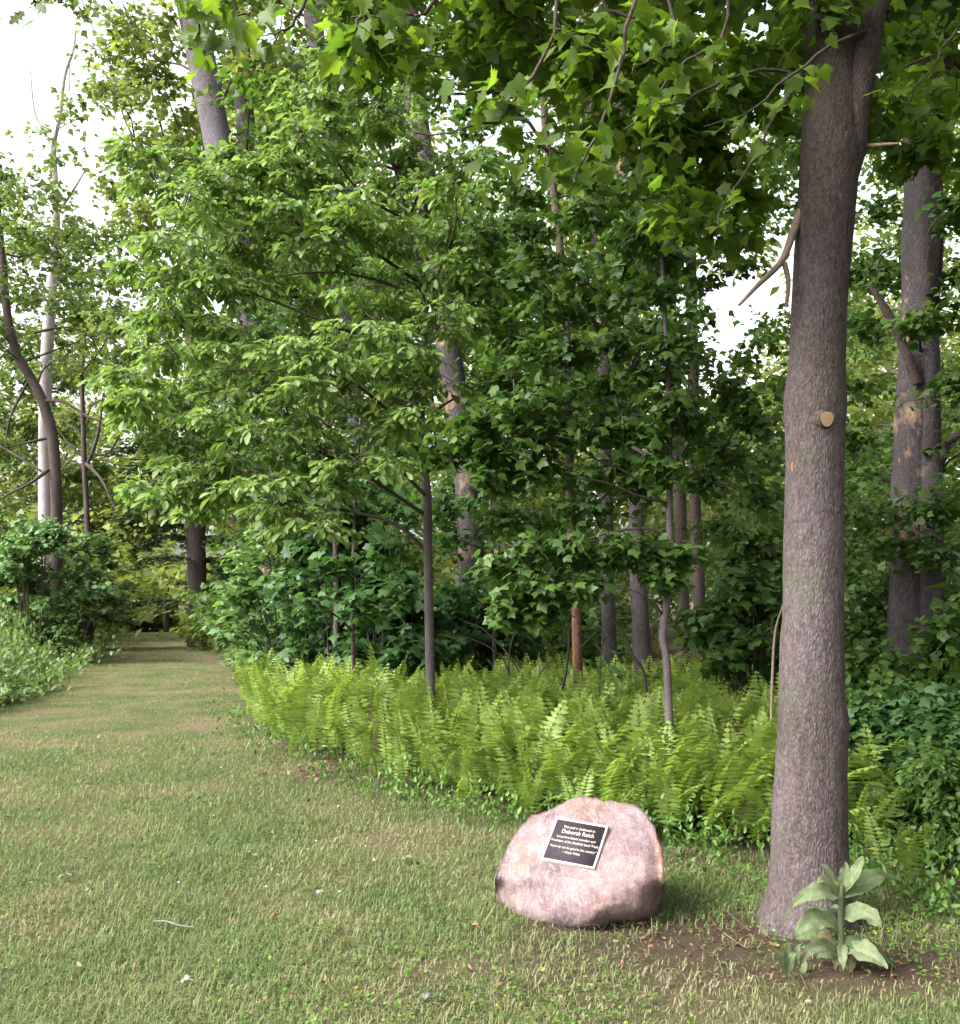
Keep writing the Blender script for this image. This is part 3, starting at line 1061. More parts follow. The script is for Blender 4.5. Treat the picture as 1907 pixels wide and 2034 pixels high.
    for s_ in paths:
        q = curve(Q(s_), 14)
        q[2:] += rng.normal(size=(12, 3)) * .006
        mb = MB()
        tube(mb, q, [.009, .0065, .003], 6, cap=False)
        lim.append(q)
        limb_o.append(mb.build('low_limb', M['twig'], e, True, b))
    # big hanging leaves: each its own sub-part of the limbs
    meshes = []
    for k in range(4):
        V, Fc = T_MAPLE_BIG
        V = V.copy()
        V[:, 2] = -.3 * (V[:, 1] - .2) ** 2 * (.5 + .5 * k / 3) - V[:, 0] ** 2 * (.5 - .35 * k) + abs(V[:, 0]) * .12 * k
        V[:, :2] += rng.normal(size=(len(V), 2)) * .02
        mm = MB()
        mm.add(V, Fc, .15 + .25 * k)
        mm.add([(-.008, -.55, .10), (.008, -.55, .10), (.008, .02, .0), (-.008, .02, .0)], [(0, 1, 2, 3)], .3)
        meshes.append(mm.mesh('leaf', M['canopy']))
    Vo, Fo = T_OAK
    mm = MB()
    mm.add(Vo, Fo, .2)
    oakm = mm.mesh('leaf', M['oak'])
    cnt = 0
    for li, q in enumerate(lim):
        k = 14 if li < 17 else 4
        for j in range(k):
            t = rng.uniform(.25, 1)
            pt = q[int(t * 13)] + rng.normal(size=3) * A(.05, .08, .03) + A(0, 0, -.03)
            ax = unit(A(rng.normal(0, .8), rng.normal(-.2, .7), rng.normal(-.75, .35)))
            nr = unit(A(rng.normal(0, .5), -.5 + rng.normal(0, .5), .7))
            sd = unit(np.cross(ax, nr))
            nr = np.cross(sd, ax)
            s = rng.uniform(.06, .1) if li not in (17, 18) else .075
            mw = Matrix([[float(sd[c_] * s), float(ax[c_] * s), float(nr[c_] * s), float(pt[c_] - b[c_])] for c_ in range(3)] + [[0, 0, 0, 1]])
            o = bpy.data.objects.new('leaf', oakm if li in (17, 18) else meshes[rng.integers(0, 4)])
            C.objects.link(o)
            o.parent = limb_o[li]
            o.matrix_basis = mw
            cnt += 1
    # the rest of its canopy as one mass of leaves
    cr, lb = MB(), MB()
    pads = []
    for _ in range(120):
        px, py = rng.uniform(560, 1640), rng.uniform(-420, 330)
        if px > 1280 and rng.uniform() < .35:
            continue
        if py > 60 + (px - 560) * .2:
            continue
        pads.append((P(px, py, rng.uniform(4.2, 6.5)), .42, .16, 9))
    for _ in range(14):
        pads.append((P(rng.uniform(1130, 1560), rng.uniform(120, 470), rng.uniform(4.6, 5.6)), .3, .13, 7))
    for _ in range(9):
        pads.append((P(rng.uniform(1720, 1990), rng.uniform(-100, 420), rng.uniform(4.8, 6.2)), .35, .15, 7))
    for _ in range(75):                                   # above the frame: shades the scene
        a = rng.uniform(0, 6.28)
        pads.append((A(2.0 + math.cos(a) * rng.uniform(.3, 4.6), 4.4 + math.sin(a) * rng.uniform(.3, 4.2), rng.uniform(5.4, 9.5)), .9, .3, 11))
    for c, rx, rz, k in pads:
        e1 = in_ell(k, c, rx, rx, rz)
        e0 = c + (e1 - c) * .15
        for a_, z_ in zip(e0, e1):
            tube(lb, [a_, z_], [.004, .002], 3, cap=False)
        leaves_on(cr, T_MAPLE if c[2] < 5.5 else T_MAPLE_4, e0, e1, 14 if c[2] < 5.5 else 8, .08 if c[2] < 5.5 else .15, .55, .6, .05)
    lb.build('twigs', M['twig'], e, False, b)
    fo = cr.build('foliage', M['canopy'], e, False, b)
    fo['kind'] = 'stuff'


near_maple()

# ------------------------------------------------------------------ saplings in the ferns
def pads_px(spec, k=12, flat=.4):
    out = []
    for s in spec.split():
        a = list(map(float, s.split(',')))
        rx = a[3]
        out.append((P(*a[:3]), rx, rx * (a[4] if len(a) > 4 else flat), int(a[5]) if len(a) > 5 else k))
    return out


hick = []
_out = [(232, 300), (300, 285), (420, 330), (520, 300), (600, 240), (560, 150), (700, 90), (830, 130), (940, 220), (960, 420), (930, 620), (890, 760), (780, 870), (720, 1000), (560, 1060), (400, 1050), (300, 985), (245, 965), (330, 900), (290, 830), (225, 735), (285, 660), (285, 560), (265, 520), (340, 470), (330, 400)]


def inside(x, y, poly):
    c = False
    for (x0, y0), (x1, y1) in zip(poly, poly[1:] + poly[:1]):
        if (y0 > y) != (y1 > y) and x < (x1 - x0) * (y - y0) / (y1 - y0) + x0:
            c = not c
    return c


while len(hick) < 105:
    x, y = rng.uniform(220, 970), rng.uniform(80, 1070)
    if not inside(x, y, _out):
        continue
    if 395 < x < 470 and y < 330:
        continue
    if any((x - a) ** 2 + (1.6 * (y - b_)) ** 2 < 50 ** 2 for a, b_ in (proj(h[0]) for h in hick)):
        continue
    edge = min(1, (x - 220) / 350)
    hick.append((P(x, y, rng.uniform(7.5, 9.4)), .22 + .14 * edge, .085, 9))
for x, y in ((430, 385), (455, 470), (475, 560), (495, 650), (540, 740), (245, 300), (262, 520), (240, 735), (262, 960), (300, 620), (330, 890), (445, 300), (580, 190), (640, 110)):
    hick.append((P(x + 25, y, 8.1), .17, .06, 8))
sap1 = Q('858,1500,9.0 856,1400,9.0 853,1250,9.0 850,1100,9.0 848,985,8.98 838,900,8.95 826,868,8.9')
e = tree('hickory_sapling', 'slim hickory sapling rising from the ferns with pale green drooping leaves', 'sapling',
         np.vstack([A(sap1[0][0], 9.0, -.05), sap1, Q('842,800,8.9 845,700,8.9 838,560,8.8 800,400,8.7 760,230,8.7')]),
         [.05, .046, .043, .04, .034, .022, .018, .012], M['bark_sapling'], hick, T_OBOV, .085, M['hickory'], per=6, pinn=True, attach=.42, limb_r=.6, rings=40, rough=.08)
mb = MB()
bse = np.array(e.location)
for s in ('826,868,8.9 795,820,8.88 812,770,8.85 810,720,8.85 800,640,8.8', '826,868,8.9 862,820,8.9 905,790,8.95 960,760,9.0', '846,985,8.95 770,915,8.7 700,930,8.5 640,928,8.4 560,910,8.3',
          '850,690,8.85 700,660,8.3 600,620,8.1 520,590,8.05 450,560,8.0', '830,560,8.8 700,470,8.3 600,400,8.2 500,350,8.3', '838,600,8.8 760,560,8.4 640,540,8.2 480,560,8.05',
          '845,720,8.9 690,730,8.3 560,690,8.0 430,640,7.95', '826,868,8.9 700,760,8.3 580,740,8.0 450,735,7.95'):
    tube(mb, curve(Q(s), 14), [.017, .012, .006], 6, cap=False, rough=.1)
mb.build('forked_branches', M['bark_brown'], e, True, bse)

mp2 = pads_px('880,900,7.0,.3 930,860,6.9,.3 980,840,6.85,.32 1040,800,6.8,.3 1100,780,6.9,.3 1000,900,6.8,.3 1080,870,6.8,.32 1150,850,6.9,.3 1220,840,6.9,.25 960,940,6.9,.25 1060,930,6.9,.22 1290,860,6.9,.28 1370,840,7.0,.25 '
              '1000,1120,6.9,.24 1060,1090,6.85,.28 1130,1080,6.85,.28 1190,1100,6.9,.25 1030,1180,6.8,.24 1090,1160,6.8,.28 1160,1160,6.85,.25 1080,1215,6.8,.18 1010,1220,6.85,.15 1240,1080,6.9,.22 1300,1110,6.9,.2 1350,1100,6.95,.22 1320,1140,6.9,.15 '
              '1000,560,7.6,.35 1080,600,7.4,.35 1160,560,7.4,.35 1240,590,7.3,.35 1050,700,7.5,.35 1130,690,7.3,.35 1220,680,7.2,.35 1290,740,7.1,.3 960,480,7.8,.35 1060,450,7.6,.35 1160,420,7.5,.35 1260,470,7.4,.35 1330,520,7.4,.28 '
              '1440,780,7.3,.28 1500,830,7.3,.3 1440,900,7.5,.3 1490,980,7.6,.3 '
              '1325,930,6.8,.2 1325,800,6.8,.24 1322,690,6.85,.26 1312,580,6.9,.28 1300,450,7.0,.3 1290,330,7.1,.32 960,620,8,.35 1000,760,8,.3 1180,620,8.4,.4 1100,520,8.6,.4 1220,760,8.2,.35 1150,940,8,.3 1230,900,8,.3 1180,1010,8.2,.3 1010,1020,8.2,.3 1240,540,8.6,.4 1020,660,8.6,.4 1280,650,8.3,.3 1270,960,8,.25 1100,1020,8.4,.3 1400,960,8,.3 1440,1050,8.2,.3 1390,880,8,.25 1250,380,8.4,.4 1050,380,8.6,.4 1150,330,8.4,.4 950,560,8.6,.35', k=11, flat=.34)
e = tree('maple_sapling', 'slender crooked maple sapling rising from the ferns just left of the big trunk', 'sapling',
         np.vstack([A(*(P(1333, 1520, 7.0)[:2]), -.05), Q('1331,1490,7 1328,1400,7 1324,1310,7 1316,1262,7 1324,1200,7 1329,1150,7 1330,1000,7.02 1329,850,7.05 1322,650,7.1 1310,450,7.2 1290,280,7.3')]),
         [.034, .031, .03, .028, .03, .027, .026, .024, .02, .016, .012, .008], M['bark_sapling'], mp2, T_MAPLE_LO, .08, M['maple'], per=12, attach=.3, limb_r=.55, rings=44, droop=.5, tilt=.45, spread=.05, rough=.1)
bse = np.array(e.location)
mb = MB()
for s in ('1318,1225,7 1300,1200,6.95 1270,1178,6.9 1230,1168,6.85', '1328,1010,7.02 1290,975,6.95 1240,935,6.9 1180,910,6.85 1130,870,6.8', '1328,1000,7.02 1270,985,6.95 1190,955,6.9 1110,950,6.85', '1329,1075,7 1290,1050,6.95 1200,1060,6.9 1130,1090,6.85'):
    tube(mb, curve(Q(s), 12), [.012, .009, .004], 6, cap=False)
mb.build('side_branches', M['bark_brown'], e, True, bse)

# ------------------------------------------------------------------ trees of the wood
def gz(q):
    q = np.array(q)
    b = q[0].copy()
    b[2] = -.1
    return np.vstack([b, q])


def wood_tree(name, label, path, rad, bark, npads, z0, z1, r0, r1, T=T_MAPLE_5, size=.13, leafm='maple', per=11, k=12, prx=(.6, 1.1), extra='', az=(0, 2 * math.pi), cat='tree', sides=12, rough=.12, flat=.35, **kw):
    pts = gz(Q(path))
    pads = auto_pads(pts, npads, z0, z1, r0, r1, prx=prx, k=k, az=az, flat=flat) if npads else []
    if extra:
        pads += pads_px(extra, k=k, flat=flat)
    return tree(name, label, cat, pts, rad, bark, pads, T, size, M[leafm], per=per, sides=sides, rough=rough, **kw)


wood_tree('leaning_tree', 'thick grey trunk leaning left, top of the picture, above the pale hickory leaves',
          '618,1300,18 600,1150,18 560,930,18 525,740,18 480,520,18 435,290,18 400,120,18 370,-30,18 330,-220,18', [.36, .31, .29, .29, .28, .27, .26, .22], M['bark_grey'], 46, 7, 19, 3.2, 5.0, az=(.35, 2.8), size=.17, leafm='far', per=10, k=13, prx=(.8, 1.4),
          extra='300,120,19,1.0 250,60,19,.9 330,30,18,1.0 220,170,20,.8 520,120,17,1.0 560,30,17,1.0 480,-20,17,1.0 620,150,17,1.0 350,230,20,1.0 280,420,20,1.0 230,360,21,.9 200,100,21,.8')
wood_tree('grey_tree', 'darker grey trunk standing close behind the leaning trunk near the top',
          '545,1300,22 520,900,22 505,500,22 488,250,22 470,50,22 455,-150,22', [.26, .24, .22, .2], M['bark_patchy'], 34, 6, 19, 3, 4.5, size=.18, leafm='oak', per=10, k=13, prx=(.8, 1.4))
wood_tree('straight_tree', 'pale straight trunk glimpsed through the leaves left of the forked sapling',
          '728,1300,19 722,1050,19 712,850,19 695,740,19 660,400,19 625,60,19 610,-150,19', [.24, .2, .19, .18], M['bark_grey'], 34, 5, 18, 2.5, 4.0, size=.17, leafm='maple', per=10, k=13, prx=(.8, 1.3))
wood_tree('mottled_tree', 'mottled grey trunk showing right of the forked sapling, half way up',
          '930,1300,15 935,1050,15 915,850,15 898,740,15 880,620,15 850,400,15 820,150,15 800,-150,15', [.22, .19, .18, .17], M['bark_patchy'], 40, 3.8, 15, 2.2, 3.6, az=(-.2, 3.3), size=.15, leafm='maple', per=11, k=13, prx=(.7, 1.2),
          extra='980,680,13,.5 900,450,13,.7 1000,380,13,.7 960,250,13,.8 1080,330,14,.8')
slim = wood_tree('slim_tree', 'slim dark trunk with a sun fleck painted reddish on its base, standing among ferns above the boulder',
          '1148,1430,10.5 1147,1330,10.5 1146,1230,10.5 1133,1000,10.5 1127,700,10.5 1108,450,10.5 1083,250,10.5 1070,0,10.5', [.055, .052, .05, .047, .045, .04], M['bark_brown'], 20, 2.8, 9.5, 1.0, 2.2, size=.12, leafm='maple', per=10, k=11, prx=(.5, .8))
mb = MB()
tube(mb, curve(Q('1148,1432,10.47 1147,1330,10.47 1146,1240,10.47 1142,1170,10.48'), 20), [.058, .055, .052, .04], 12, rough=.25, rs=14)
mb.build('sunfleck_base', M['bark_red'], slim, True, np.array(slim.location))  # sleeve whose reddish colour stands for warm sunlight on the trunk foot
wood_tree('far_straight_tree', 'dark upright trunk crossing the bright sky gap in the wood',
          '1360,1330,15 1352,1000,15 1338,700,15 1330,560,15 1318,250,15 1305,-100,15', [.1, .09, .085, .08], M['bark_brown'], 26, 4.9, 13, 1.8, 3, size=.14, leafm='maple', per=10, k=11, prx=(.6, 1.0), extra='1400,560,14,.4 1450,520,14,.5 1330,470,14,.5 1410,420,14,.4')
wood_tree('pinkish_tree', 'thick pinkish patchy trunk deep in the wood above the crooked sapling base',
          '1278,1330,13 1272,1230,13 1266,1100,13 1262,950,13 1258,700,13 1240,400,13 1220,50,13', [.14, .12, .105, .1, .085], M['bark_patchy'], 22, 4.2, 12, 1.6, 2.8, size=.13, leafm='maple', per=10, k=12, prx=(.6, 1.0))
wood_tree('pinkish_tree', 'thinner pinkish patchy trunk just left of the thick pinkish trunk',
          '1212,1330,13.6 1206,1150,13.6 1204,1000,13.6 1200,700,13.6 1180,350,13.6 1160,0,13.6', [.12, .1, .09, .08], M['bark_patchy'], 16, 4, 12, 1.4, 2.4, size=.13, leafm='maple', per=10, k=11, prx=(.6, 1.0))
wood_tree('shadowed_tree', 'dark trunk deep in shade right of the crooked sapling',
          '1392,1330,16 1388,1150,16 1380,1000,16 1376,700,16 1370,400,16 1362,0,16', [.12, .1, .095, .09], M['bark_brown'], 12, 8, 16, 2.0, 3, size=.15, leafm='maple', per=10, k=11, prx=(.6, 1.0))
wood_tree('bare_snag', 'short reddish bare snag at the back of the ferns, dark wood behind', '1402,1420,12 1402,1340,12 1399,1275,12', [.06, .055, .045], M['bark_red'], 0, 0, 0, 0, 0, cat='snag', rough=.3)
wood_tree('thin_tree', 'thin dark stem among the shrubs left of the forked sapling', '668,1300,13 668,1150,13 664,1040,13 650,800,13 640,600,13', [.045, .04, .035, .03], M['bark_brown'], 8, 3.2, 6.5, .8, 1.3, size=.12, leafm='maple_low', per=10, k=10, prx=(.4, .7))
# second big trunk on the right
e = wood_tree('old_tree', 'old grey trunk with pale-brown sunlit patches put into its bark colour, right of the big maple',
              '1800,1460,9.5 1806,1240,9.5 1812,1000,9.5 1822,750,9.5 1831,500,9.5 1838,250,9.5 1850,80,9.5 1868,-80,9.5 1890,-300,9.5', [.26, .22, .2, .195, .19, .2, .22, .22], M['bark_patchy'], 0, 0, 0, 0, 0, sides=24, rough=.2, rings=60)
bse = np.array(e.location)
mb = MB()
tube(mb, curve(Q('1850,1300,9.3 1848,1100,9.3 1850,900,9.32 1845,700,9.35'), 20), [.11, .1, .1, .07], 14, rough=.25)
mb.build('fused_stem', M['bark_patchy'], e, True, bse)
for s_, r_ in (('1855,120,9.4 1825,30,9.4 1800,-60,9.4 1780,-200,9.4', [.13, .13, .12, .11]), ('1860,930,9.3 1885,880,9.2 1910,860,9.1 1960,820,9.0', [.05, .045, .035]), ('1830,260,9.3 1800,215,9.2 1785,190,9.1', [.05, .045, .03]), ('1822,760,9.3 1795,690,9.25 1762,620,9.2 1728,565,9.15', [.05, .045, .04, .02])):
    mb = MB()
    tube(mb, curve(Q(s_), 14), r_, 10, rough=.15)
    mb.build('limb', M['bark_brown'], e, True, bse)
mb = MB()
cr = MB()
for c, rx, rz, k in pads_px('1760,80,9,.5 1880,200,8.8,.5 1760,420,10,.5 1900,420,9,.5 1740,640,10.5,.5 1890,620,9.5,.6 1900,780,9,.6 1720,760,10.5,.5 1740,950,10.2,.6 1890,980,8.8,.6 1770,1080,9.0,.5 1870,1110,8.8,.5 1700,860,10.5,.4 1930,550,9.5,.5 '
                            '1720,1020,9.2,.45 1830,640,8.8,.25 1850,1020,8.7,.3 1780,560,10.4,.4 1960,900,9,.6 1720,540,11,.5 1745,250,10.5,.5 1800,330,10.5,.4', k=12, flat=.4):
    e1 = in_ell(k, c, rx, rx, rz)
    e0 = c + (e1 - c) * .15
    for a_, z_ in zip(e0, e1):
        tube(mb, [a_, z_], [.006, .002], 3, cap=False)
    tube(mb, curve([A(P(1826, 700, 9.5)[0], 9.5, c[2] - .3), (c + P(1826, 700, 9.5)) / 2 * A(1, 1, 0) + A(0, 0, c[2]), c], 8), [.02, .012, .006], 4, cap=False)
    leaves_on(cr, T_MAPLE_LO, e0, e1, 14, .085, .4, .5, .06)
for _ in range(75):  # crown above the view, added to shade the right side
    a = rng.uniform(0, 6.28)
    c = A(4.2 + math.cos(a) * rng.uniform(.5, 3.4), 9.5 + math.sin(a) * rng.uniform(.5, 3.4), rng.uniform(7.0, 11))
    e1 = in_ell(12, c, 1.0, 1.0, .3)
    leaves_on(cr, T_MAPLE_4, c + (e1 - c) * .15, e1, 9, .17, .4, .5, .06)
mb.build('twigs', M['twig'], e, False, bse)
cr.build('crown', M['maple'], e, False, bse)

# left side: dead snag, crooked tree, small tree, hemlock
e = wood_tree('dead_tree', 'bleached dead tree with forked bare top against the white sky, far left',
              '92,1240,26 90,1100,26 89,900,26 93,700,26 103,560,26 110,430,26 103,290,26', [.2, .18, .17, .16, .15, .13, .1], M['deadwood'], 0, 0, 0, 0, 0, cat='dead tree', rough=.08)
bse = np.array(e.location)
mb = MB()
for s, r in (('103,295,26 118,230,26 128,150,26 145,100,26 150,60,26', .075), ('103,295,26 88,262,26 72,235,26 65,200,26 60,140,26', .055), ('112,425,26 130,400,25.8 150,370,25.7 168,340,25.6', .06), ('118,255,26 135,245,26 152,238,26', .02), ('137,180,26 137,150,26 140,120,26', .03)):
    tube(mb, curve(Q(s), 14), [r, r * .7, r * .35], 7, rough=.15)
mb.build('bare_limbs', M['deadwood'], e, True, bse)
e = wood_tree('crooked_tree', 'crooked brown tree bending left in front of the bleached dead trunk',
              '116,1260,23 113,1100,23 111,960,23 104,865,23 80,785,23 45,725,23 28,690,23 14,620,23 5,520,23 -10,350,23', [.16, .14, .13, .125, .11, .1, .09, .07], M['bark_brown'], 30, 7.2, 13, 2.5, 4.5, size=.16, leafm='oak', per=10, k=13, prx=(.9, 1.5),
              extra='120,520,22,1.1 60,480,22,1.0 180,470,22,1.1 30,560,22,1.0 110,600,22,1.0 220,550,22,1.1 160,620,22,.9 240,620,22,.9 20,430,23,.9 -40,300,24,1.1 0,350,24,.7 270,480,22,1.0 210,720,24,.8 260,700,23,.8 -10,780,25,.8 -10,880,24,.8 -30,650,22,1.0 310,560,21,.9 330,680,21,.8')
bse = np.array(e.location)
mb = MB()
for s, r in (('88,795,23 130,800,22.6 180,830,22.4 240,840,22.2', .05), ('60,750,23 20,830,22.8 10,900,22.7', .04), ('95,870,23 50,880,22.8 0,890,22.6', .045), ('30,690,23 0,660,22.8 -40,640,22.6', .05), ('100,930,23 60,960,22.5 20,980,22.3 -30,1010,22.2', .05), ('70,660,23 130,650,22.8 170,660,22.7', .04)):
    tube(mb, curve(Q(s), 12), [r, r * .6, r * .25], 6, cap=False)
mb.build('crooked_limbs', M['bark_brown'], e, True, bse)
e = wood_tree('small_tree', 'small bare-stemmed tree with spreading twigs against the bright gap on the left',
              '180,1240,28 174,1050,28 168,930,28 166,860,28 163,760,28 168,660,28', [.09, .08, .07, .05], M['bark_brown'], 8, 6.3, 9.5, 1.5, 2.2, size=.22, leafm='far', per=9, k=10, prx=(.7, 1.1))
bse = np.array(e.location)
mb = MB()
for s, r in (('170,930,28 190,880,28 200,830,28 205,780,28', .06), ('170,920,28 200,950,27.5 220,990,27.2 228,1020,27', .05), ('168,910,28 135,880,28 115,850,28', .05), ('175,900,28 215,900,28 245,850,28 265,830,28', .04), ('168,930,28 140,915,28 115,945,28', .04)):
    tube(mb, curve(Q(s), 12), [r, r * .7, r * .3], 6, cap=False)
mb.build('bare_limbs', M['bark_brown'], e, True, bse)


wood_tree('tall_oak', 'tall pale oak crown filling the far left below the white sky', '-30,1240,36 -25,900,36 -10,600,36 0,480,36', [.2, .17, .14, .1], M['bark_brown'], 0, 0, 0, 0, 0, T=T_FAR, size=.27, leafm='oak', per=13, k=22, flat=.5,
          extra='20,500,35,1.5 80,470,36,1.4 -40,560,35,1.6 60,580,35,1.6 130,540,36,1.5 0,650,35,1.6 90,660,35,1.6 160,620,36,1.5 30,740,35,1.5 120,740,36,1.4 -60,420,36,1.5 -50,300,37,1.3 -10,380,36,1.2 60,850,36,1.5 0,900,36,1.5 140,850,37,1.4 20,820,36,1.5 70,930,36,1.5 130,940,37,1.4 10,1000,36,1.5 80,780,36,1.5 -50,820,36,1.6 40,690,36,1.5 180,930,37,1.0 90,1030,36,1.4')
wood_tree('tall_oak', 'tall pale oak crown behind the small bare-stemmed tree', '330,1230,40 325,900,40 300,600,40 290,450,40', [.14, .12, .1, .08], M['bark_brown'], 0, 0, 0, 0, 0, T=T_FAR, size=.28, leafm='oak', per=13, k=19, flat=.5,
          extra='200,480,40,1.6 260,440,40,1.6 320,480,40,1.7 180,560,40,1.6 250,540,39,1.7 330,590,39,1.7 200,650,40,1.5 290,680,39,1.7 360,700,39,1.6 320,800,39,1.6 270,380,40,1.4 340,360,40,1.6 390,480,39,1.6 380,820,39,1.5 200,760,41,1.3')


def hemlock(label, path, rad, zs, reach, n, dirs=None):
    pts = gz(Q(path))
    b = pts[0] * A(1, 1, 0)
    e = empty('hemlock', b, label, 'tree')
    mb = MB()
    tube(mb, curve(pts, 20), [rad, rad * .9, rad * .5], 10, rough=.15)
    mb.build('trunk', M['bark_brown'], e, True, b)
    lb, cr = MB(), MB()
    cp = curve(pts, 40)
    for i in range(n):
        z = rng.uniform(*zs)
        s = cp[np.argmin(abs(cp[:, 2] - z))]
        a = rng.uniform(0, 6.28) if dirs is None else rng.uniform(*dirs)
        L = reach * rng.uniform(.5, 1)
        d = A(math.cos(a), math.sin(a), 0)
        q = curve([s, s + d * L * .5 + A(0, 0, .05 * L), s + d * L + A(0, 0, -.14 * L)], 12)
        tube(lb, q, [.03, .02, .006], 5, cap=False)
        sd = A(-d[1], d[0], 0)
        for t in np.linspace(.15, 1, 16):
            p0 = q[int(t * 11)]
            for sg in (-1, 1):
                ll = L * .32 * (1.1 - t) + .15
                p1 = p0 + (sd * sg + d * .7) * ll + A(0, 0, -.12 * ll)
                k = 16
                tt = rng.uniform(0, 1, k)
                pp = p0 + (p1 - p0) * tt[:, None]
                ax = (p1 - p0) / ll + np.outer(rng.choice([-1, 1], k), d) * .8 + rng.normal(size=(k, 3)) * .25
                scatter(cr, T_FAR, pp, ax, A(0, 0, 1) + rng.normal(size=(k, 3)) * .35, rng.uniform(.10, .2, k), np.clip(rng.normal(.5, .25, k), 0, 1), .55)
    lb.build('limbs', M['twig'], e, True, b)
    cr.build('crown', M['hemlock'], e, False, b)


hemlock('dark hemlock with flat sweeping boughs and black trunk at the end of the path', '392,1252,29 390,1100,29 388,900,29 385,600,29 380,300,29', .3, (1.0, 6.5), 2.6, 40)
hemlock('smaller dark hemlock tucked behind the shrubs right of the path end', '470,1250,26 468,1100,26 466,900,26', .14, (1.2, 5.0), 1.5, 16)


# ------------------------------------------------------------------ shrubs
def shrub(label, px, d, h, w, n, T, size, leafm, per=10, k=10, rx=(.3, .5), stems=5, name='shrub', z0=.12, flat=.55, tilt=.5, droop=.35):
    g = P(px, HORIZON, d) * A(1, 1, 0)
    e = empty(name, g, label, 'shrub')
    st, cr = MB(), MB()
    for i in range(n):
        a = rng.uniform(0, 6.28)
        z = h * (z0 + (1 - z0) * rng.uniform() ** .8)
        R = w * math.sqrt(max(.05, 1 - (z / h) ** 2.2)) * math.sqrt(rng.uniform(.05, 1))
        c = g + A(R * math.cos(a), R * math.sin(a) * .8, z)
        s = g + A(math.cos(a), math.sin(a), 0) * .12 * w
        r = rng.uniform(*rx)
        if i % max(1, n // (stems * 4)) == 0:
            tube(st, curve([s, (s + c) / 2 + A(0, 0, .12 * h), c], 7), [.014, .01, .004], 5, cap=False)
        e1 = in_ell(k, c, r, r, r * flat)
        e0 = c + (e1 - c) * .1
        leaves_on(cr, T, e0, e1, per, size, droop, tilt, .05)
    st.build('stem', M['twig'], e, True, g)
    cr.build('foliage', M[leafm], e, False, g)


shrub('tall grey-green leafy shrub at the right edge of the grass path', 585, 14.5, 3.5, 1.1, 56, T_MAPLE_LO, .13, 'shrub', per=10, k=9, rx=(.35, .55), name='viburnum_shrub')
shrub('low bushy shrub spilling onto the path edge left of the ferns', 535, 18.5, 1.4, .95, 34, T_SIMPLE, .10, 'shrub', per=11, k=10, rx=(.25, .4))
shrub('leafy shrub behind the ferns left of the forked sapling trunk', 670, 13.5, 2.9, .95, 44, T_MAPLE_LO, .13, 'maple_low', per=10, k=9, rx=(.3, .5))
shrub('blue-green maple shrub directly behind the forked sapling trunk', 770, 12.5, 1.75, .85, 34, T_MAPLE, .15, 'maple_low', per=9, k=8, rx=(.3, .45))
shrub('dark low shrub behind the ferns right of the forked sapling trunk', 930, 13.5, 1.5, 1.1, 26, T_MAPLE_LO, .13, 'maple_low', per=9, k=9, rx=(.3, .45))
shrub('broad shaded shrub filling the wood edge above the boulder', 1060, 14.5, 2.2, 1.3, 32, T_MAPLE_LO, .14, 'maple', per=9, k=9, rx=(.35, .5))
shrub('dense dark green shrub behind the big trunk, lower right', 1780, 7.4, 1.1, .8, 56, T_MAPLE_LO, .075, 'maple', per=10, k=9, rx=(.22, .36))
shrub('dense maple shrub at the right border of the picture', 1910, 7.0, 1.3, .75, 60, T_MAPLE_LO, .075, 'maple', per=10, k=9, rx=(.22, .36))
shrub('taller shrub rising round the foot of the old patchy trunk', 1790, 9.9, 1.7, 1.0, 46, T_MAPLE_LO, .085, 'maple', per=10, k=9, rx=(.25, .4))
shrub('dark leafy shrub close behind the big trunk on its right', 1735, 6.6, .8, .5, 40, T_MAPLE_LO, .07, 'maple_low', per=10, k=9, rx=(.15, .26), z0=.06)
shrub('knee-high shrub at the right border in front of the taller shrubs', 1885, 6.3, .85, .55, 44, T_MAPLE_LO, .07, 'maple_low', per=10, k=9, rx=(.15, .26), z0=.06)
shrub('low leafy shrub hugging the ground right of the big trunk', 1880, 5.75, .55, .5, 40, T_SIMPLE, .06, 'maple', per=10, k=9, rx=(.13, .24), z0=.05)
shrub('leafy shrub in shade left of the big trunk', 1490, 10.5, 2.3, .9, 30, T_MAPLE_LO, .12, 'maple', per=9, k=9, rx=(.3, .45))
shrub('rounded shrub at the foot of the bleached dead tree', 70, 21.5, 3.0, 1.5, 40, T_MAPLE_4, .115, 'shrub', per=16, k=9, rx=(.3, .75), flat=.35)
shrub('bushy shrub left of the path in front of the bright gap', 165, 27, 3.2, 1.3, 38, T_MAPLE_4, .125, 'herb', per=16, k=9, rx=(.3, .75), flat=.35)
shrub('leafy shrub at the left border above the tall herbs', -40, 23, 3.4, 1.8, 60, T_MAPLE_4, .115, 'oak', per=17, k=9, rx=(.4, .65))
shrub('bright yellow-green bush closing the end of the path', 285, 41, 1.7, 1.7, 50, T_FAR, .3, 'far', per=11, k=10, rx=(.6, .9))
shrub('tall pale bush in the sunlit gap beyond the path', 225, 58, 6.5, 3.6, 60, T_FAR, .35, 'far', per=11, k=10, rx=(.8, 1.2))


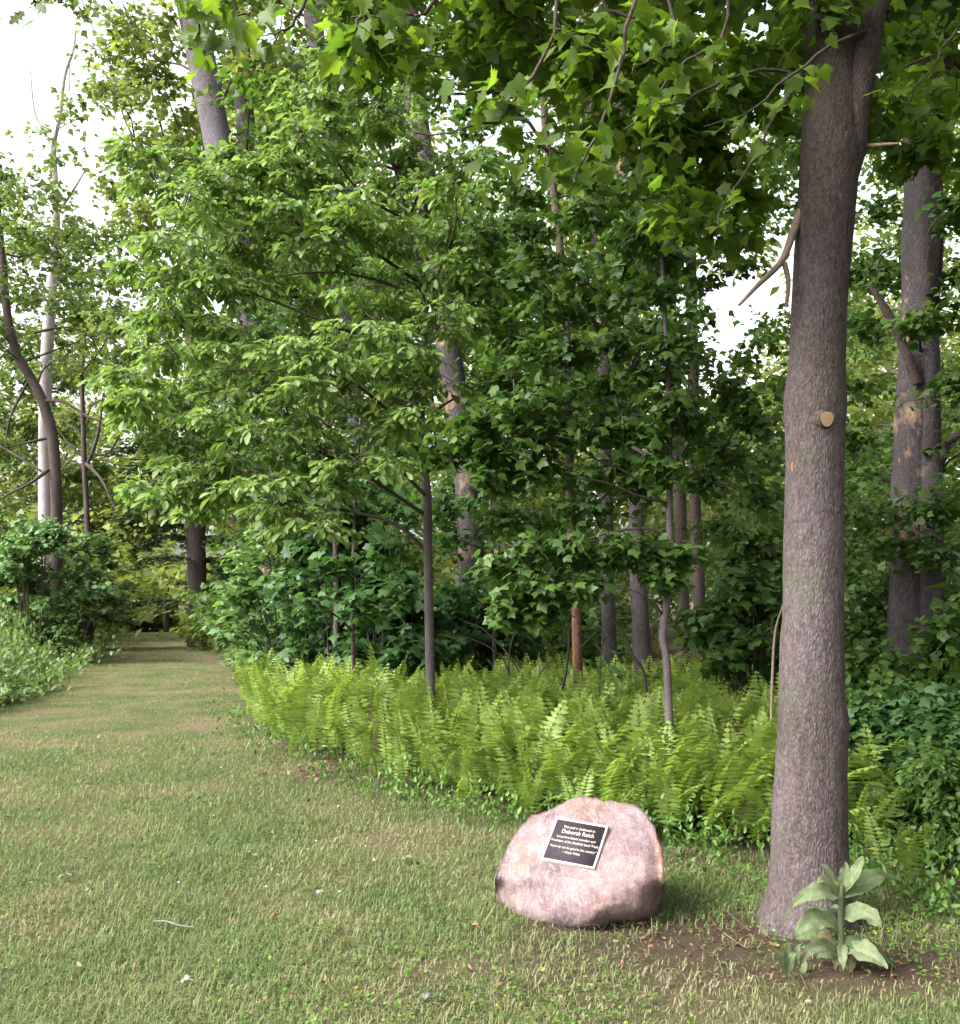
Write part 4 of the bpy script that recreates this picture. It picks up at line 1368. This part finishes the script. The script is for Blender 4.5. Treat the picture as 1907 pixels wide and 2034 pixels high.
wood_tree('young_maple', 'young maple with loose blue-green sprays between the leafy shrubs left of the forked sapling', '705,1400,11.5 700,1200,11.5 706,1000,11.5 715,850,11.5 722,760,11.5', [.025, .022, .02, .015], M['bark_brown'], 0, 0, 0, 0, 0,
          T=T_MAPLE, size=.12, leafm='maple_low', per=9, k=9, cat='sapling', extra='640,1000,11.5,.4 720,960,11.3,.4 790,1020,11.2,.35 760,1100,11.2,.4 660,1120,11.3,.35 800,1180,11.2,.35 720,1200,11,.4 620,1200,11.2,.3 780,900,11.4,.35 660,900,11.4,.35')
wood_tree('young_maple', 'young maple with thin dark sprays behind the orange-based slim trunk', '985,1420,12.5 980,1200,12.5 975,1000,12.5 970,820,12.5', [.03, .026, .02, .015], M['bark_brown'], 0, 0, 0, 0, 0,
          T=T_MAPLE, size=.11, leafm='maple_low', per=9, k=9, cat='sapling', extra='920,1080,12.4,.4 1000,1050,12.4,.4 960,1150,12.2,.4 900,1000,12.4,.35 1030,960,12.4,.4 940,900,12.4,.4 900,1180,12.2,.3 1060,1030,12.3,.35')

# tangle of bare stems
def stems(label, specs, m='twig', cat='branches', name='bare_branches'):
    pts = [curve(Q(s), 14) for s, r in specs]
    g = pts[0][0] * A(1, 1, 0)
    e = empty(name, g, label, cat)
    for q, (s, r) in zip(pts, specs):
        mb = MB()
        tube(mb, q, [r, r * .8, r * .4], 6, rough=.1)
        mb.build('stem', M[m], e, True, g)


stems('two curved pale dead stems standing against the left side of the big trunk', [('1532,1440,6.6 1535,1330,6.6 1541,1250,6.6 1560,1190,6.6', .011), ('1548,1450,6.6 1550,1330,6.6 1552,1260,6.6 1558,1215,6.6', .009)], 'twig_pale', 'stems', 'dead_sapling')
stems('dark crooked bare branches behind the crooked sapling', [('1285,1420,9 1280,1340,9 1255,1300,9 1240,1260,9 1215,1230,9', .018), ('1190,1440,9.2 1192,1330,9.2 1200,1260,9.2 1215,1200,9.2', .009), ('1110,1400,9.5 1125,1330,9.5 1130,1260,9.5 1120,1200,9.5', .016),
                                                                ('1150,1290,10 1185,1255,10 1200,1245,10', .008), ('1070,1340,10 1100,1310,10 1120,1320,10', .008)])
stems('dark arching dead brush at the back of the ferns beside the forked sapling', [('1040,1350,10.5 1010,1300,10.5 960,1250,10.5 920,1235,10.5', .012), ('1020,1390,10 1000,1310,10 940,1270,10 880,1260,10', .009), ('1010,1400,10.2 1012,1300,10.2 1030,1230,10.2', .012)])

# ------------------------------------------------------------------ herbs on the left verge, far woods
def herbs():
    mb = MB()
    N = 4400
    d = np.exp(rng.uniform(math.log(12.5), math.log(40), N * 3))
    a = np.arctan(rng.uniform(-.66, -.36, N * 3))
    px, py = d * np.tan(a), d
    k = left_of_path(px + rng.normal(0, .35, len(px)), py)
    px, py = px[k][:N], py[k][:N]
    n = len(px)
    depth = seg_dist(px, py, LEFT)
    h = rng.uniform(.3, .8, n) * np.clip(.3 + depth * .9, .2, 1.6) * (1 + .5 * vnoise(px, py, .8, 2.0))
    e0 = np.stack([px, py, np.full(n, .02)], -1)
    e1 = e0 + np.stack([rng.normal(0, .1, n), rng.normal(0, .1, n), h], -1)
    leaves_on(mb, T_FAR, e0, e1, 14, .1, .1, .5, .05, (.6, .2))
    tag(mb.build('herb_layer', M['herb']), 'knee-high pale green herbs along the left side of the path', 'herbs', kind='stuff')


herbs()


def open_sky(c):
    """places where the photograph shows sky between the trees"""
    x, y = proj(c)
    if x < 215 and y < 430:
        return True
    if 150 < x < 300 and 250 < y < 420:
        return True
    if 1300 < x < 1540 and 540 < y < 810:
        return True
    if x > 1300 and y < 640:
        return rng.uniform() < .3
    return False


def far_woods():
    cr = MB()
    for i in range(470):
        px = rng.uniform(-350, 2250)
        d = rng.uniform(30, 62)
        if 150 < px < 340:
            d = rng.uniform(56, 64)
        top = (rng.uniform(4, 11) if px < 200 else rng.uniform(2, 13) if px < 330 else rng.uniform(5, 29)) * d / 45
        if px < 360 and d < 52:
            top = rng.uniform(1.5, 4)
        c = P(px, HORIZON, d) * A(1, 1, 0) + A(0, 0, top * rng.uniform(.35, 1))
        if open_sky(c):
            continue
        rx = rng.uniform(1.5, 2.9)
        e1 = in_ell(32, c, rx, rx, rx * .7)
        leaves_on(cr, T_FAR, c + (e1 - c) * .5, e1, 8, .42, .3, .7, .3, (.5, .25))
    for i in range(46):                                  # tall growth beyond the far end of the path
        px, d = rng.uniform(-120, 340), rng.uniform(55, 68)
        c = P(px, HORIZON, d) * A(1, 1, 0) + A(0, 0, rng.uniform(2, 17))
        if open_sky(c):
            continue
        e1 = in_ell(36, c, 2.4, 2.4, 1.7)
        leaves_on(cr, T_FAR, c + (e1 - c) * .5, e1, 8, .42, .3, .7, .3, (.6, .25))
    for i in range(80):                                  # low belt
        px = rng.uniform(-350, 2250)
        d = rng.uniform(22, 40)
        if 170 < px < 460:
            d = rng.uniform(50, 60)
        c = P(px, HORIZON, d) * A(1, 1, 0) + A(0, 0, rng.uniform(.3, 2.6))
        e1 = in_ell(40, c, 1.6, 1.6, 1.1)
        leaves_on(cr, T_FAR, c + (e1 - c) * .5, e1, 9, .3, .3, .7, .2, (.4, .25))
    for i in range(46):
        c = P(rng.uniform(1280, 2250), HORIZON, rng.uniform(22, 34)) * A(1, 1, 0) + A(0, 0, rng.uniform(.5, 5.5))
        e1 = in_ell(34, c, 1.8, 1.8, 1.2)
        leaves_on(cr, T_FAR, c + (e1 - c) * .5, e1, 8, .26, .3, .7, .2, (.35, .25))
    for i in range(16):
        c = P(rng.uniform(190, 440), HORIZON, rng.uniform(45, 50)) * A(1, 1, 0) + A(0, 0, rng.uniform(.2, 1.4))
        e1 = in_ell(34, c, 1.8, 1.4, .6)
        leaves_on(cr, T_FAR, c + (e1 - c) * .5, e1, 8, .3, .3, .7, .2, (.6, .25))
    tag(cr.build('far_woods', M['far']), 'leafy mass of the wood far behind the nearer trunks', 'woods', kind='stuff')
    # understorey fill between the trunks, and unseen wood at right added to block skylight
    cr = MB()
    for i in range(420):
        px = rng.uniform(430, 2200)
        d = rng.uniform(12, 26)
        z = rng.uniform(.2, 4) if rng.uniform() < .35 else rng.uniform(3, 6 + d * .35)
        c = P(px, HORIZON, d) * A(1, 1, 0) + A(0, 0, z)
        if open_sky(c):
            continue
        if d < 17 and rng.uniform() < .4:
            continue
        e1 = in_ell(14, c, 1.0, 1.0, .42)
        if px > 1280:
            leaves_on(cr, T_MAPLE_4, c + (e1 - c) * .2, e1, 16, .11, .4, .55, .1, (.65, .25))
        else:
            leaves_on(cr, T_MAPLE_5, c + (e1 - c) * .2, e1, 11, .14, .4, .55, .1)
    for i in range(210):
        c = A(rng.uniform(4.2, 9), rng.uniform(-3, 9), rng.uniform(.3, 9))
        x = c[0] / c[1] if c[1] > 1 else 9
        if x < .56:
            continue
        e1 = in_ell(14, c, 1.0, 1.0, .5)
        leaves_on(cr, T_FAR, c + (e1 - c) * .2, e1, 9, .22, .4, .55, .1)
    tag(cr.build('understorey_foliage', M['maple']), 'shaded mass of understorey leaves inside the wood', 'foliage', kind='stuff')


far_woods()


# ------------------------------------------------------------------ ferns
def frond_template(np_, L, W, arch, seed, rach=True):
    r = np.random.default_rng(seed)
    t = np.linspace(0, 1, 9)
    # local frame: y = outward lean, z = up
    rc = np.stack([.02 * np.sin(t * 3 + seed), arch * t ** 2.2, t - .28 * arch * t ** 3], -1) * L
    mb = MB()
    if rach:
        tube(mb, rc, [.0045, .0035, .001], 3, cap=False, var=.35)
    for j in range(np_):
        tt = .2 + .8 * (j + .5) / np_
        p = np.array([np.interp(tt, t, rc[:, c]) for c in range(3)])
        d = unit(np.array([np.interp(min(1, tt + .03), t, rc[:, c]) for c in range(3)]) - p + 1e-9)
        x = (tt - .2) / .8
        w = W * (math.sin(math.pi * min(1, (x * .82 + .16))) ** .8) * (1 - .15 * x)
        for s in (-1, 1):
            a = unit(A(s, 0, 0) + d * (.32 + .25 * x) + A(0, .12, -.12) + r.normal(size=3) * .08)
            nr = unit(np.cross(d, A(1, 0, 0)) * -1 + r.normal(size=3) * .1)
            pw = L * .8 / np_ * .95
            sd = unit(np.cross(a, nr))
            nn = np.cross(sd, a)
            v = np.array([p, p + a * w * .35 + sd * pw * .55 + nn * .004, p + a * w - A(0, 0, .12 * w), p + a * w * .35 - sd * pw * .5 + nn * .004])
            mb.add(v, [(0, 1, 2), (0, 2, 3)], float(np.clip(.5 + r.normal(0, .1) + .15 * x, 0, 1)))
    return mb


def ferns():
    tm = []
    for k in range(6):
        L = 1.0
        tm.append(frond_template(16, L, .165 + .016 * (k % 3), .14 + .1 * k, 11 + k))
    meshes = [t.mesh('frond', M['fern']) for t in tm]
    old = [t.mesh('frond', M['withered']) for t in tm[3:]]
    # individual fern plants along the front of the bed
    cnt = 0
    spots = []
    poly = EDGE
    for t in np.linspace(0, 1, 400):
        pass
    tries = 0
    front = []
    while len(front) < 165 and tries < 20000:
        tries += 1
        px, py = rng.uniform(455, 1900), rng.uniform(1370, 1790)
        g = G(px, py)
        if not right_of_edge(g[:1], g[1:2])[0]:
            continue
        dd = seg_dist(g[:1], g[1:2], EDGE)[0]
        if dd > 2.4 or g[1] > 13 or dd < .12:
            continue
        if math.hypot(g[0] - 1.65, g[1] - 4.75) < .35:
            continue
        if px > 1660 and rng.uniform() < .85:
            continue
        if any(math.hypot(g[0] - q[0], g[1] - q[1]) < .16 for q in front):
            continue
        front.append(g)
    for g in front:
        zx = proj(g)[0]
        zone = ('by the path at the left end of the fern bed' if zx < 620 else 'in front of the forked hickory sapling' if zx < 960 else 'rising close behind the boulder' if zx < 1300 else 'between boulder and big trunk' if zx < 1640 else 'in the shade right of the big trunk')
        e = empty('fern', g, 'light green feathery fern ' + zone, 'fern', 'ferns ' + zone)
        dd = seg_dist(g[:1], g[1:2], EDGE)[0]
        hs_ = .42 + .34 * min(1, dd / .8) + rng.normal(0, .05)
        for j in range(rng.integers(4, 7)):
            o = bpy.data.objects.new('frond', old[rng.integers(0, 3)] if rng.uniform() < .045 else meshes[rng.integers(0, 6)])
            C.objects.link(o)
            o.parent = e
            s = hs_ * rng.uniform(.55, 1.22)
            o.scale = (s * rng.uniform(.85, 1.15), s, s)
            o.rotation_euler = (rng.normal(-.06, .15), rng.normal(0, .14), rng.uniform(0, 6.28) if rng.uniform() < .35 else rng.normal(3.1, .7))
            o.location = (rng.normal(0, .05), rng.normal(0, .05), 0)
    # the dense bed behind them
    mb = MB()
    n = 0
    tm = [frond_template(16, 1.0, .165 + .016 * (k % 3), .14 + .1 * k, 11 + k, False) for k in range(6)]
    V = [np.concatenate(t.v) for t in tm]
    while n < 2600:
        d = math.exp(rng.uniform(math.log(6.2), math.log(19)))
        px = rng.uniform(440, 2000)
        g = P(px, HORIZON, d) * A(1, 1, 0)
        if not right_of_edge(g[:1], g[1:2])[0]:
            continue
        dd = seg_dist(g[:1], g[1:2], EDGE)[0]
        if dd < (.12 if d > 9 else .35):
            continue
        if d > 17.5 - max(0, (px - 1000) / 130):
            continue
        if px > 1620 and d > 8.2:
            continue
        if px < 620 and d > 19:
            continue
        if rng.uniform() > (1.0 if px < 1100 else .8):
            continue
        if px > 1650 and rng.uniform() > .22:
            continue
        k = rng.integers(0, 6)
        s = rng.uniform(.5, .88) + .03 * math.sin(g[0] * 3)
        a = rng.uniform(0, 6.28) if rng.uniform() < .4 else rng.normal(3.1, .8)
        tx, ty = rng.normal(-.05, .13), rng.normal(0, .12)
        Rm = np.array(Matrix.Rotation(a, 3, 'Z') @ Matrix.Rotation(tx, 3, 'X') @ Matrix.Rotation(ty, 3, 'Y'))
        off = mb.n
        for f, vr in zip(tm[k].f, tm[k].var):
            mb.f.append(f + off)
            mb.var.append(np.clip(vr + (rng.normal(0, .15) if off % 7 else .3), 0, 1))
        vv = (V[k] * s) @ Rm.T + g
        mb.v.append(vv)
        mb.n += len(vv)
        n += 1
    tag(mb.build('fern_bed', M['fern']), 'dense bed of light green ferns filling the edge of the wood', 'ferns', kind='stuff')
    # broad-leaved herbs mixed in at the front of the bed
    mb = MB()
    N = 620
    t = rng.uniform(0, len(EDGE) - 1.01, N)
    i = t.astype(int)
    p = EDGE[i] * (1 - (t - i))[:, None] + EDGE[i + 1] * (t - i)[:, None]
    p = p + rng.normal(size=(N, 3)) * A(.22, .22, 0) + A(.02, .15, 0)
    keep = (p[:, 1] < 14)
    p = p[keep]
    h = rng.uniform(.06, .3, len(p))
    e1 = p + np.stack([rng.normal(0, .04, len(p)), rng.normal(0, .04, len(p)), h], -1)
    leaves_on(mb, T_SIMPLE, p, e1, 7, .045, .05, .55, .035, (.3, .25))
    tag(mb.build('edge_herbs', M['weed']), 'low leafy herbs along the front of the ferns', 'herbs', kind='stuff')


ferns()


# ------------------------------------------------------------------ mullein
def big_leaf(mb, p0, p1, width, lift, nrm, var=.5, ruffle=.15, n=26, veins=8):
    """broad curved leaf from p0 to p1, arched by lift, with a midrib and puckered side veins"""
    p0, p1 = np.asarray(p0), np.asarray(p1)
    t = np.linspace(0, 1, n)
    twist = unit(np.cross(p1 - p0, nrm))
    bend = rng.normal(0, .05) * np.linalg.norm(p1 - p0)
    mid = p0 + (p1 - p0) * t[:, None] + A(0, 0, 1) * (lift * 4 * t * (1 - t) ** .8)[:, None] + twist * (bend * np.sin(t * 3.1))[:, None]
    d = np.gradient(mid, axis=0)
    side = unit(np.cross(d, nrm))
    nn = unit(np.cross(side, d))
    w = width * np.sin(np.pi * t ** .82) ** .72 * .5
    w[0] = width * .07
    w[-1] = width * .03
    ph = rng.uniform(0, 6.28)
    cols_, S_ = [], np.linspace(-1, 1, 9)
    for s_ in S_:
        a = abs(s_)
        edge = 1 + .05 * np.sin(t * 31 + ph + 2 * s_) * (a > .9) + .04 * np.sin(t * 17 + 2 * ph) * (a > .9)
        rf = ruffle * width * (np.sin(t * 12 + ph + s_) + .5 * np.sin(t * 21 + 2 * ph)) * a ** 2 * .45
        vein = -.035 * width * np.abs(np.cos(np.pi * veins * (t - .16 * a))) ** 3 * np.clip(a * 4, 0, 1) * (1 - .5 * a)
        rib = -.05 * width * (a < .05)
        cols_.append(mid + side * (w * s_ * edge)[:, None] + nn * (.2 * w * a + rf + vein + rib)[:, None])
    V = np.stack(cols_, 1)
    m_ = len(S_)
    idx = np.arange(n * m_).reshape(n, m_)
    f = np.stack([idx[:-1, :-1], idx[1:, :-1], idx[1:, 1:], idx[:-1, 1:]], -1).reshape(-1, 4)
    prof = np.array([0, 0, .05, .18, .18, .05, 0, 0])
    mb.add(V, f, np.clip(np.tile(var + prof, n - 1) + rng.normal(0, .04, len(f)), 0, 1))


def mullein():
    cv = lambda zx, zy, d: P(1450 + zx / 4.08, 1600 + zy / 4.08, d)
    D = 4.02
    base = G(1673, 1928)
    D = base[1]
    e = empty('mullein', base, 'pale woolly mullein with large soft leaves in front of the big trunk', 'plant')
    mb = MB()
    tube(mb, curve([base, cv(905, 1200, D), cv(897, 950, D), cv(900, 760, D), cv(908, 640, D)], 16), [.015, .013, .011, .009], 10)
    mb.build('stem', M['mullein'], e, True, base)
    # base zx,zy -> tip zx,zy, depth offset of tip, width px, lift, var
    Ls = [((892, 700), (735, 480), -.02, 62, .02, .75), ((905, 690), (935, 445), .0, 82, .0, .55), ((925, 700), (1085, 415), -.03, 74, .02, .8), ((885, 715), (712, 630), -.08, 90, .02, .95),
          ((920, 740), (1295, 590), .10, 135, .035, .15), ((890, 735), (495, 835), -.06, 130, .055, .7), ((885, 1040), (640, 810), .05, 115, .0, .4), ((925, 900), (1230, 1000), -.12, 165, .03, .75),
          ((880, 970), (528, 1062), -.10, 140, .04, .65), ((880, 1140), (520, 1085), .06, 100, .02, .2), ((870, 1160), (556, 1320), -.10, 80, .04, .7), ((935, 1150), (1272, 1325), -.14, 160, .03, .8),
          ((920, 1090), (1345, 1330), .03, 130, .05, .2), ((912, 1120), (918, 1345), -.10, 72, .02, .75), ((905, 870), (820, 810), .1, 80, .0, .3), ((915, 860), (1000, 820), .1, 70, .0, .4), ((600, 1240), (548, 1430), -.02, 40, .01, .7), ((905, 1250), (700, 1240), .05, 110, .02, .25)]
    sc = D / F_ / 4.08
    for (a, z, dz, w, lift, var) in Ls:
        mb = MB()
        p0 = cv(a[0], a[1], D)
        p1 = cv(z[0], z[1], D + dz)
        big_leaf(mb, p0, p1, w * sc * 1.14, lift, A(rng.normal(0, .15), -.75, .75), var)
        o = mb.build('leaf', M['mullein'], e, True, base)
    for (a, z, dz, w, var) in (((985, 1190), (975, 1390), -.02, 95, .2), ((840, 1140), (700, 1050), .03, 90, .45), ((880, 1240), (850, 1340), -.03, 60, .3)):
        mb = MB()
        big_leaf(mb, cv(*a, D), cv(*z, D + dz), w * sc, .01, A(0, -.8, .6), var)
        o = mb.build('leaf', M['withered'], e, True, base)
        o['label'] = 'withered tan lower leaf'
    b2 = cv(465, 1240, 4.1)
    b2[2] = 0
    e2 = empty('seedling', b2, 'small pale mullein seedling left of the large mullein', 'plant')
    for z in ((335, 1150), (565, 1125), (470, 1100), (420, 1190), (540, 1200)):
        mb = MB()
        big_leaf(mb, b2 + A(0, 0, .01), cv(z[0], z[1], 4.1 + rng.normal(0, .03)), 70 * sc, .01, A(0, -.7, .7), .45)
        mb.build('leaf', M['mullein'], e2, True, b2)


mullein()


# ------------------------------------------------------------------ litter on the lawn
def litter():
    def leaf(name, label, px, py, ang, L, w, mt, var, curl=.012):
        L, w = L * .72, w * .7
        g = G(px, py)
        d = A(math.cos(ang), math.sin(ang), 0)
        mb = MB()
        big_leaf(mb, g - d * L / 2 + A(0, 0, .022), g + d * L / 2 + A(0, 0, .028), w, curl, A(rng.normal(0, .3), rng.normal(-.2, .2), 1), var, .3)
        tag(mb.build(name, M[mt], None, True, g), label, 'leaf')
    leaf('fallen_leaf', 'pale curled leaf lying in the grass at the left, below the path', 130, 1752, .2, .13, .04, 'pale_leaf', .6)
    leaf('fallen_leaf', 'pale grey leaf in the grass nearest the boulder on its left', 812, 1716, -.3, .13, .045, 'pale_leaf', .3)
    leaf('fallen_leaf', 'small bluish white leaf in the middle of the lawn', 634, 1786, .1, .065, .04, 'pale_leaf', .8)
    leaf('fallen_leaf', 'orange brown dead leaf in the grass in front of the boulder', 942, 1851, -.9, .10, .035, 'dead_leaf', .9)
    leaf('fallen_leaf', 'whitish leaf at the bottom left of the lawn', 370, 1964, .0, .06, .045, 'pale_leaf', .9)
    leaf('fallen_leaf', 'greyish leaf at the bottom middle of the lawn', 850, 1996, .9, .075, .035, 'pale_leaf', .3)
    leaf('fallen_leaf', 'tiny white scrap far up the lawn near the path', 199, 1468, .6, .1, .05, 'pale_leaf', .9)
    leaf('fallen_leaf', 'small brown leaf left of the orange brown leaf', 545, 1832, .6, .07, .035, 'dead_leaf', .2)
    g = G(340, 1856)
    mb = MB()
    tube(mb, curve([G(305, 1848) + A(0, 0, .04), G(330, 1850) + A(0, 0, .045), G(355, 1858) + A(0, 0, .045), G(385, 1860) + A(0, 0, .04)], 10), [.004, .0035, .003], 6)
    tag(mb.build('fallen_twig', M['pale_leaf'], None, True, g), 'thin pale stalk lying across the lawn at the lower left', 'twig')
    for lab, s in (('thin dry twig leaning from the bare soil toward the big trunk', '1405,1783 1440,1815 1490,1858'), ('thin dry twig lying flat beside the foot of the big trunk', '1440,1830 1470,1822 1512,1828'), ('thin dry twig on bare soil below the big trunk flare', '1438,1862 1460,1878 1485,1893')):
        q = [G(*map(float, w.split(','))) + A(0, 0, .02) for w in s.split()]
        mb = MB()
        tube(mb, curve(q, 8), [.003, .0025, .0015], 5)
        tag(mb.build('fallen_twig', M['twig_pale'], None, True, q[0]), lab, 'twig')
    # heap of dead leaves by the ferns, and leaf litter on the soil
    mb = MB()
    for c, s, k, z in ((G(640, 1532), (.22, .28), 110, .05), (G(850, 1575), (.5, .3), 50, .02), (G(1430, 1850), (.4, .3), 90, .010), (G(1720, 1930), (.4, .2), 50, .010), (G(1200, 1850), (.4, .08), 30, .010), (G(400, 1560), (2.2, 1.6), 70, .03)):
        p = rng.normal(size=(k, 2)) * s + c[:2]
        p = np.column_stack([p, rng.uniform(.004, z, k)])
        scatter(mb, T_OAK if z > .03 else T_SIMPLE, p, rng.normal(size=(k, 3)) * A(1, 1, .25), A(0, 0, 1) + rng.normal(size=(k, 3)) * .4, rng.uniform(.02, .05, k) * (1 if z > .015 else .7), rng.uniform(0, .8, k) ** 1.5)
    d_ = np.exp(rng.uniform(math.log(3.3), math.log(16), 900))
    x_ = d_ * np.tan(rng.uniform(-.52, .4, 900))
    ok = ~right_of_edge(x_, d_) & ~left_of_path(x_, d_)
    x_, d_ = x_[ok], d_[ok]
    k = len(x_)
    scatter(mb, T_SIMPLE, np.column_stack([x_, d_, rng.uniform(.01, .035, k)]), rng.normal(size=(k, 3)) * A(1, 1, .5), A(0, 0, 1) + rng.normal(size=(k, 3)) * .8, rng.uniform(.012, .035, k), rng.uniform(0, .9, k), .8)
    for c, s_, k in ((G(1430, 1870), (.5, .24), 520), (G(1700, 1935), (.4, .18), 260), (G(1180, 1848), (.35, .08), 120)):
        p = rng.normal(size=(k, 2)) * s_ + c[:2]
        scatter(mb, T_FAR, np.column_stack([p, rng.uniform(.002, .012, k)]), rng.normal(size=(k, 3)) * A(1, 1, .3), A(0, 0, 1) + rng.normal(size=(k, 3)) * .5, rng.uniform(.008, .026, k), rng.uniform(0, .7, k) ** 1.6, .7)
    tag(mb.build('leaf_litter', M['dead_leaf']), 'brown dead leaves scattered on the soil and by the ferns', 'leaf litter', kind='stuff')


litter()
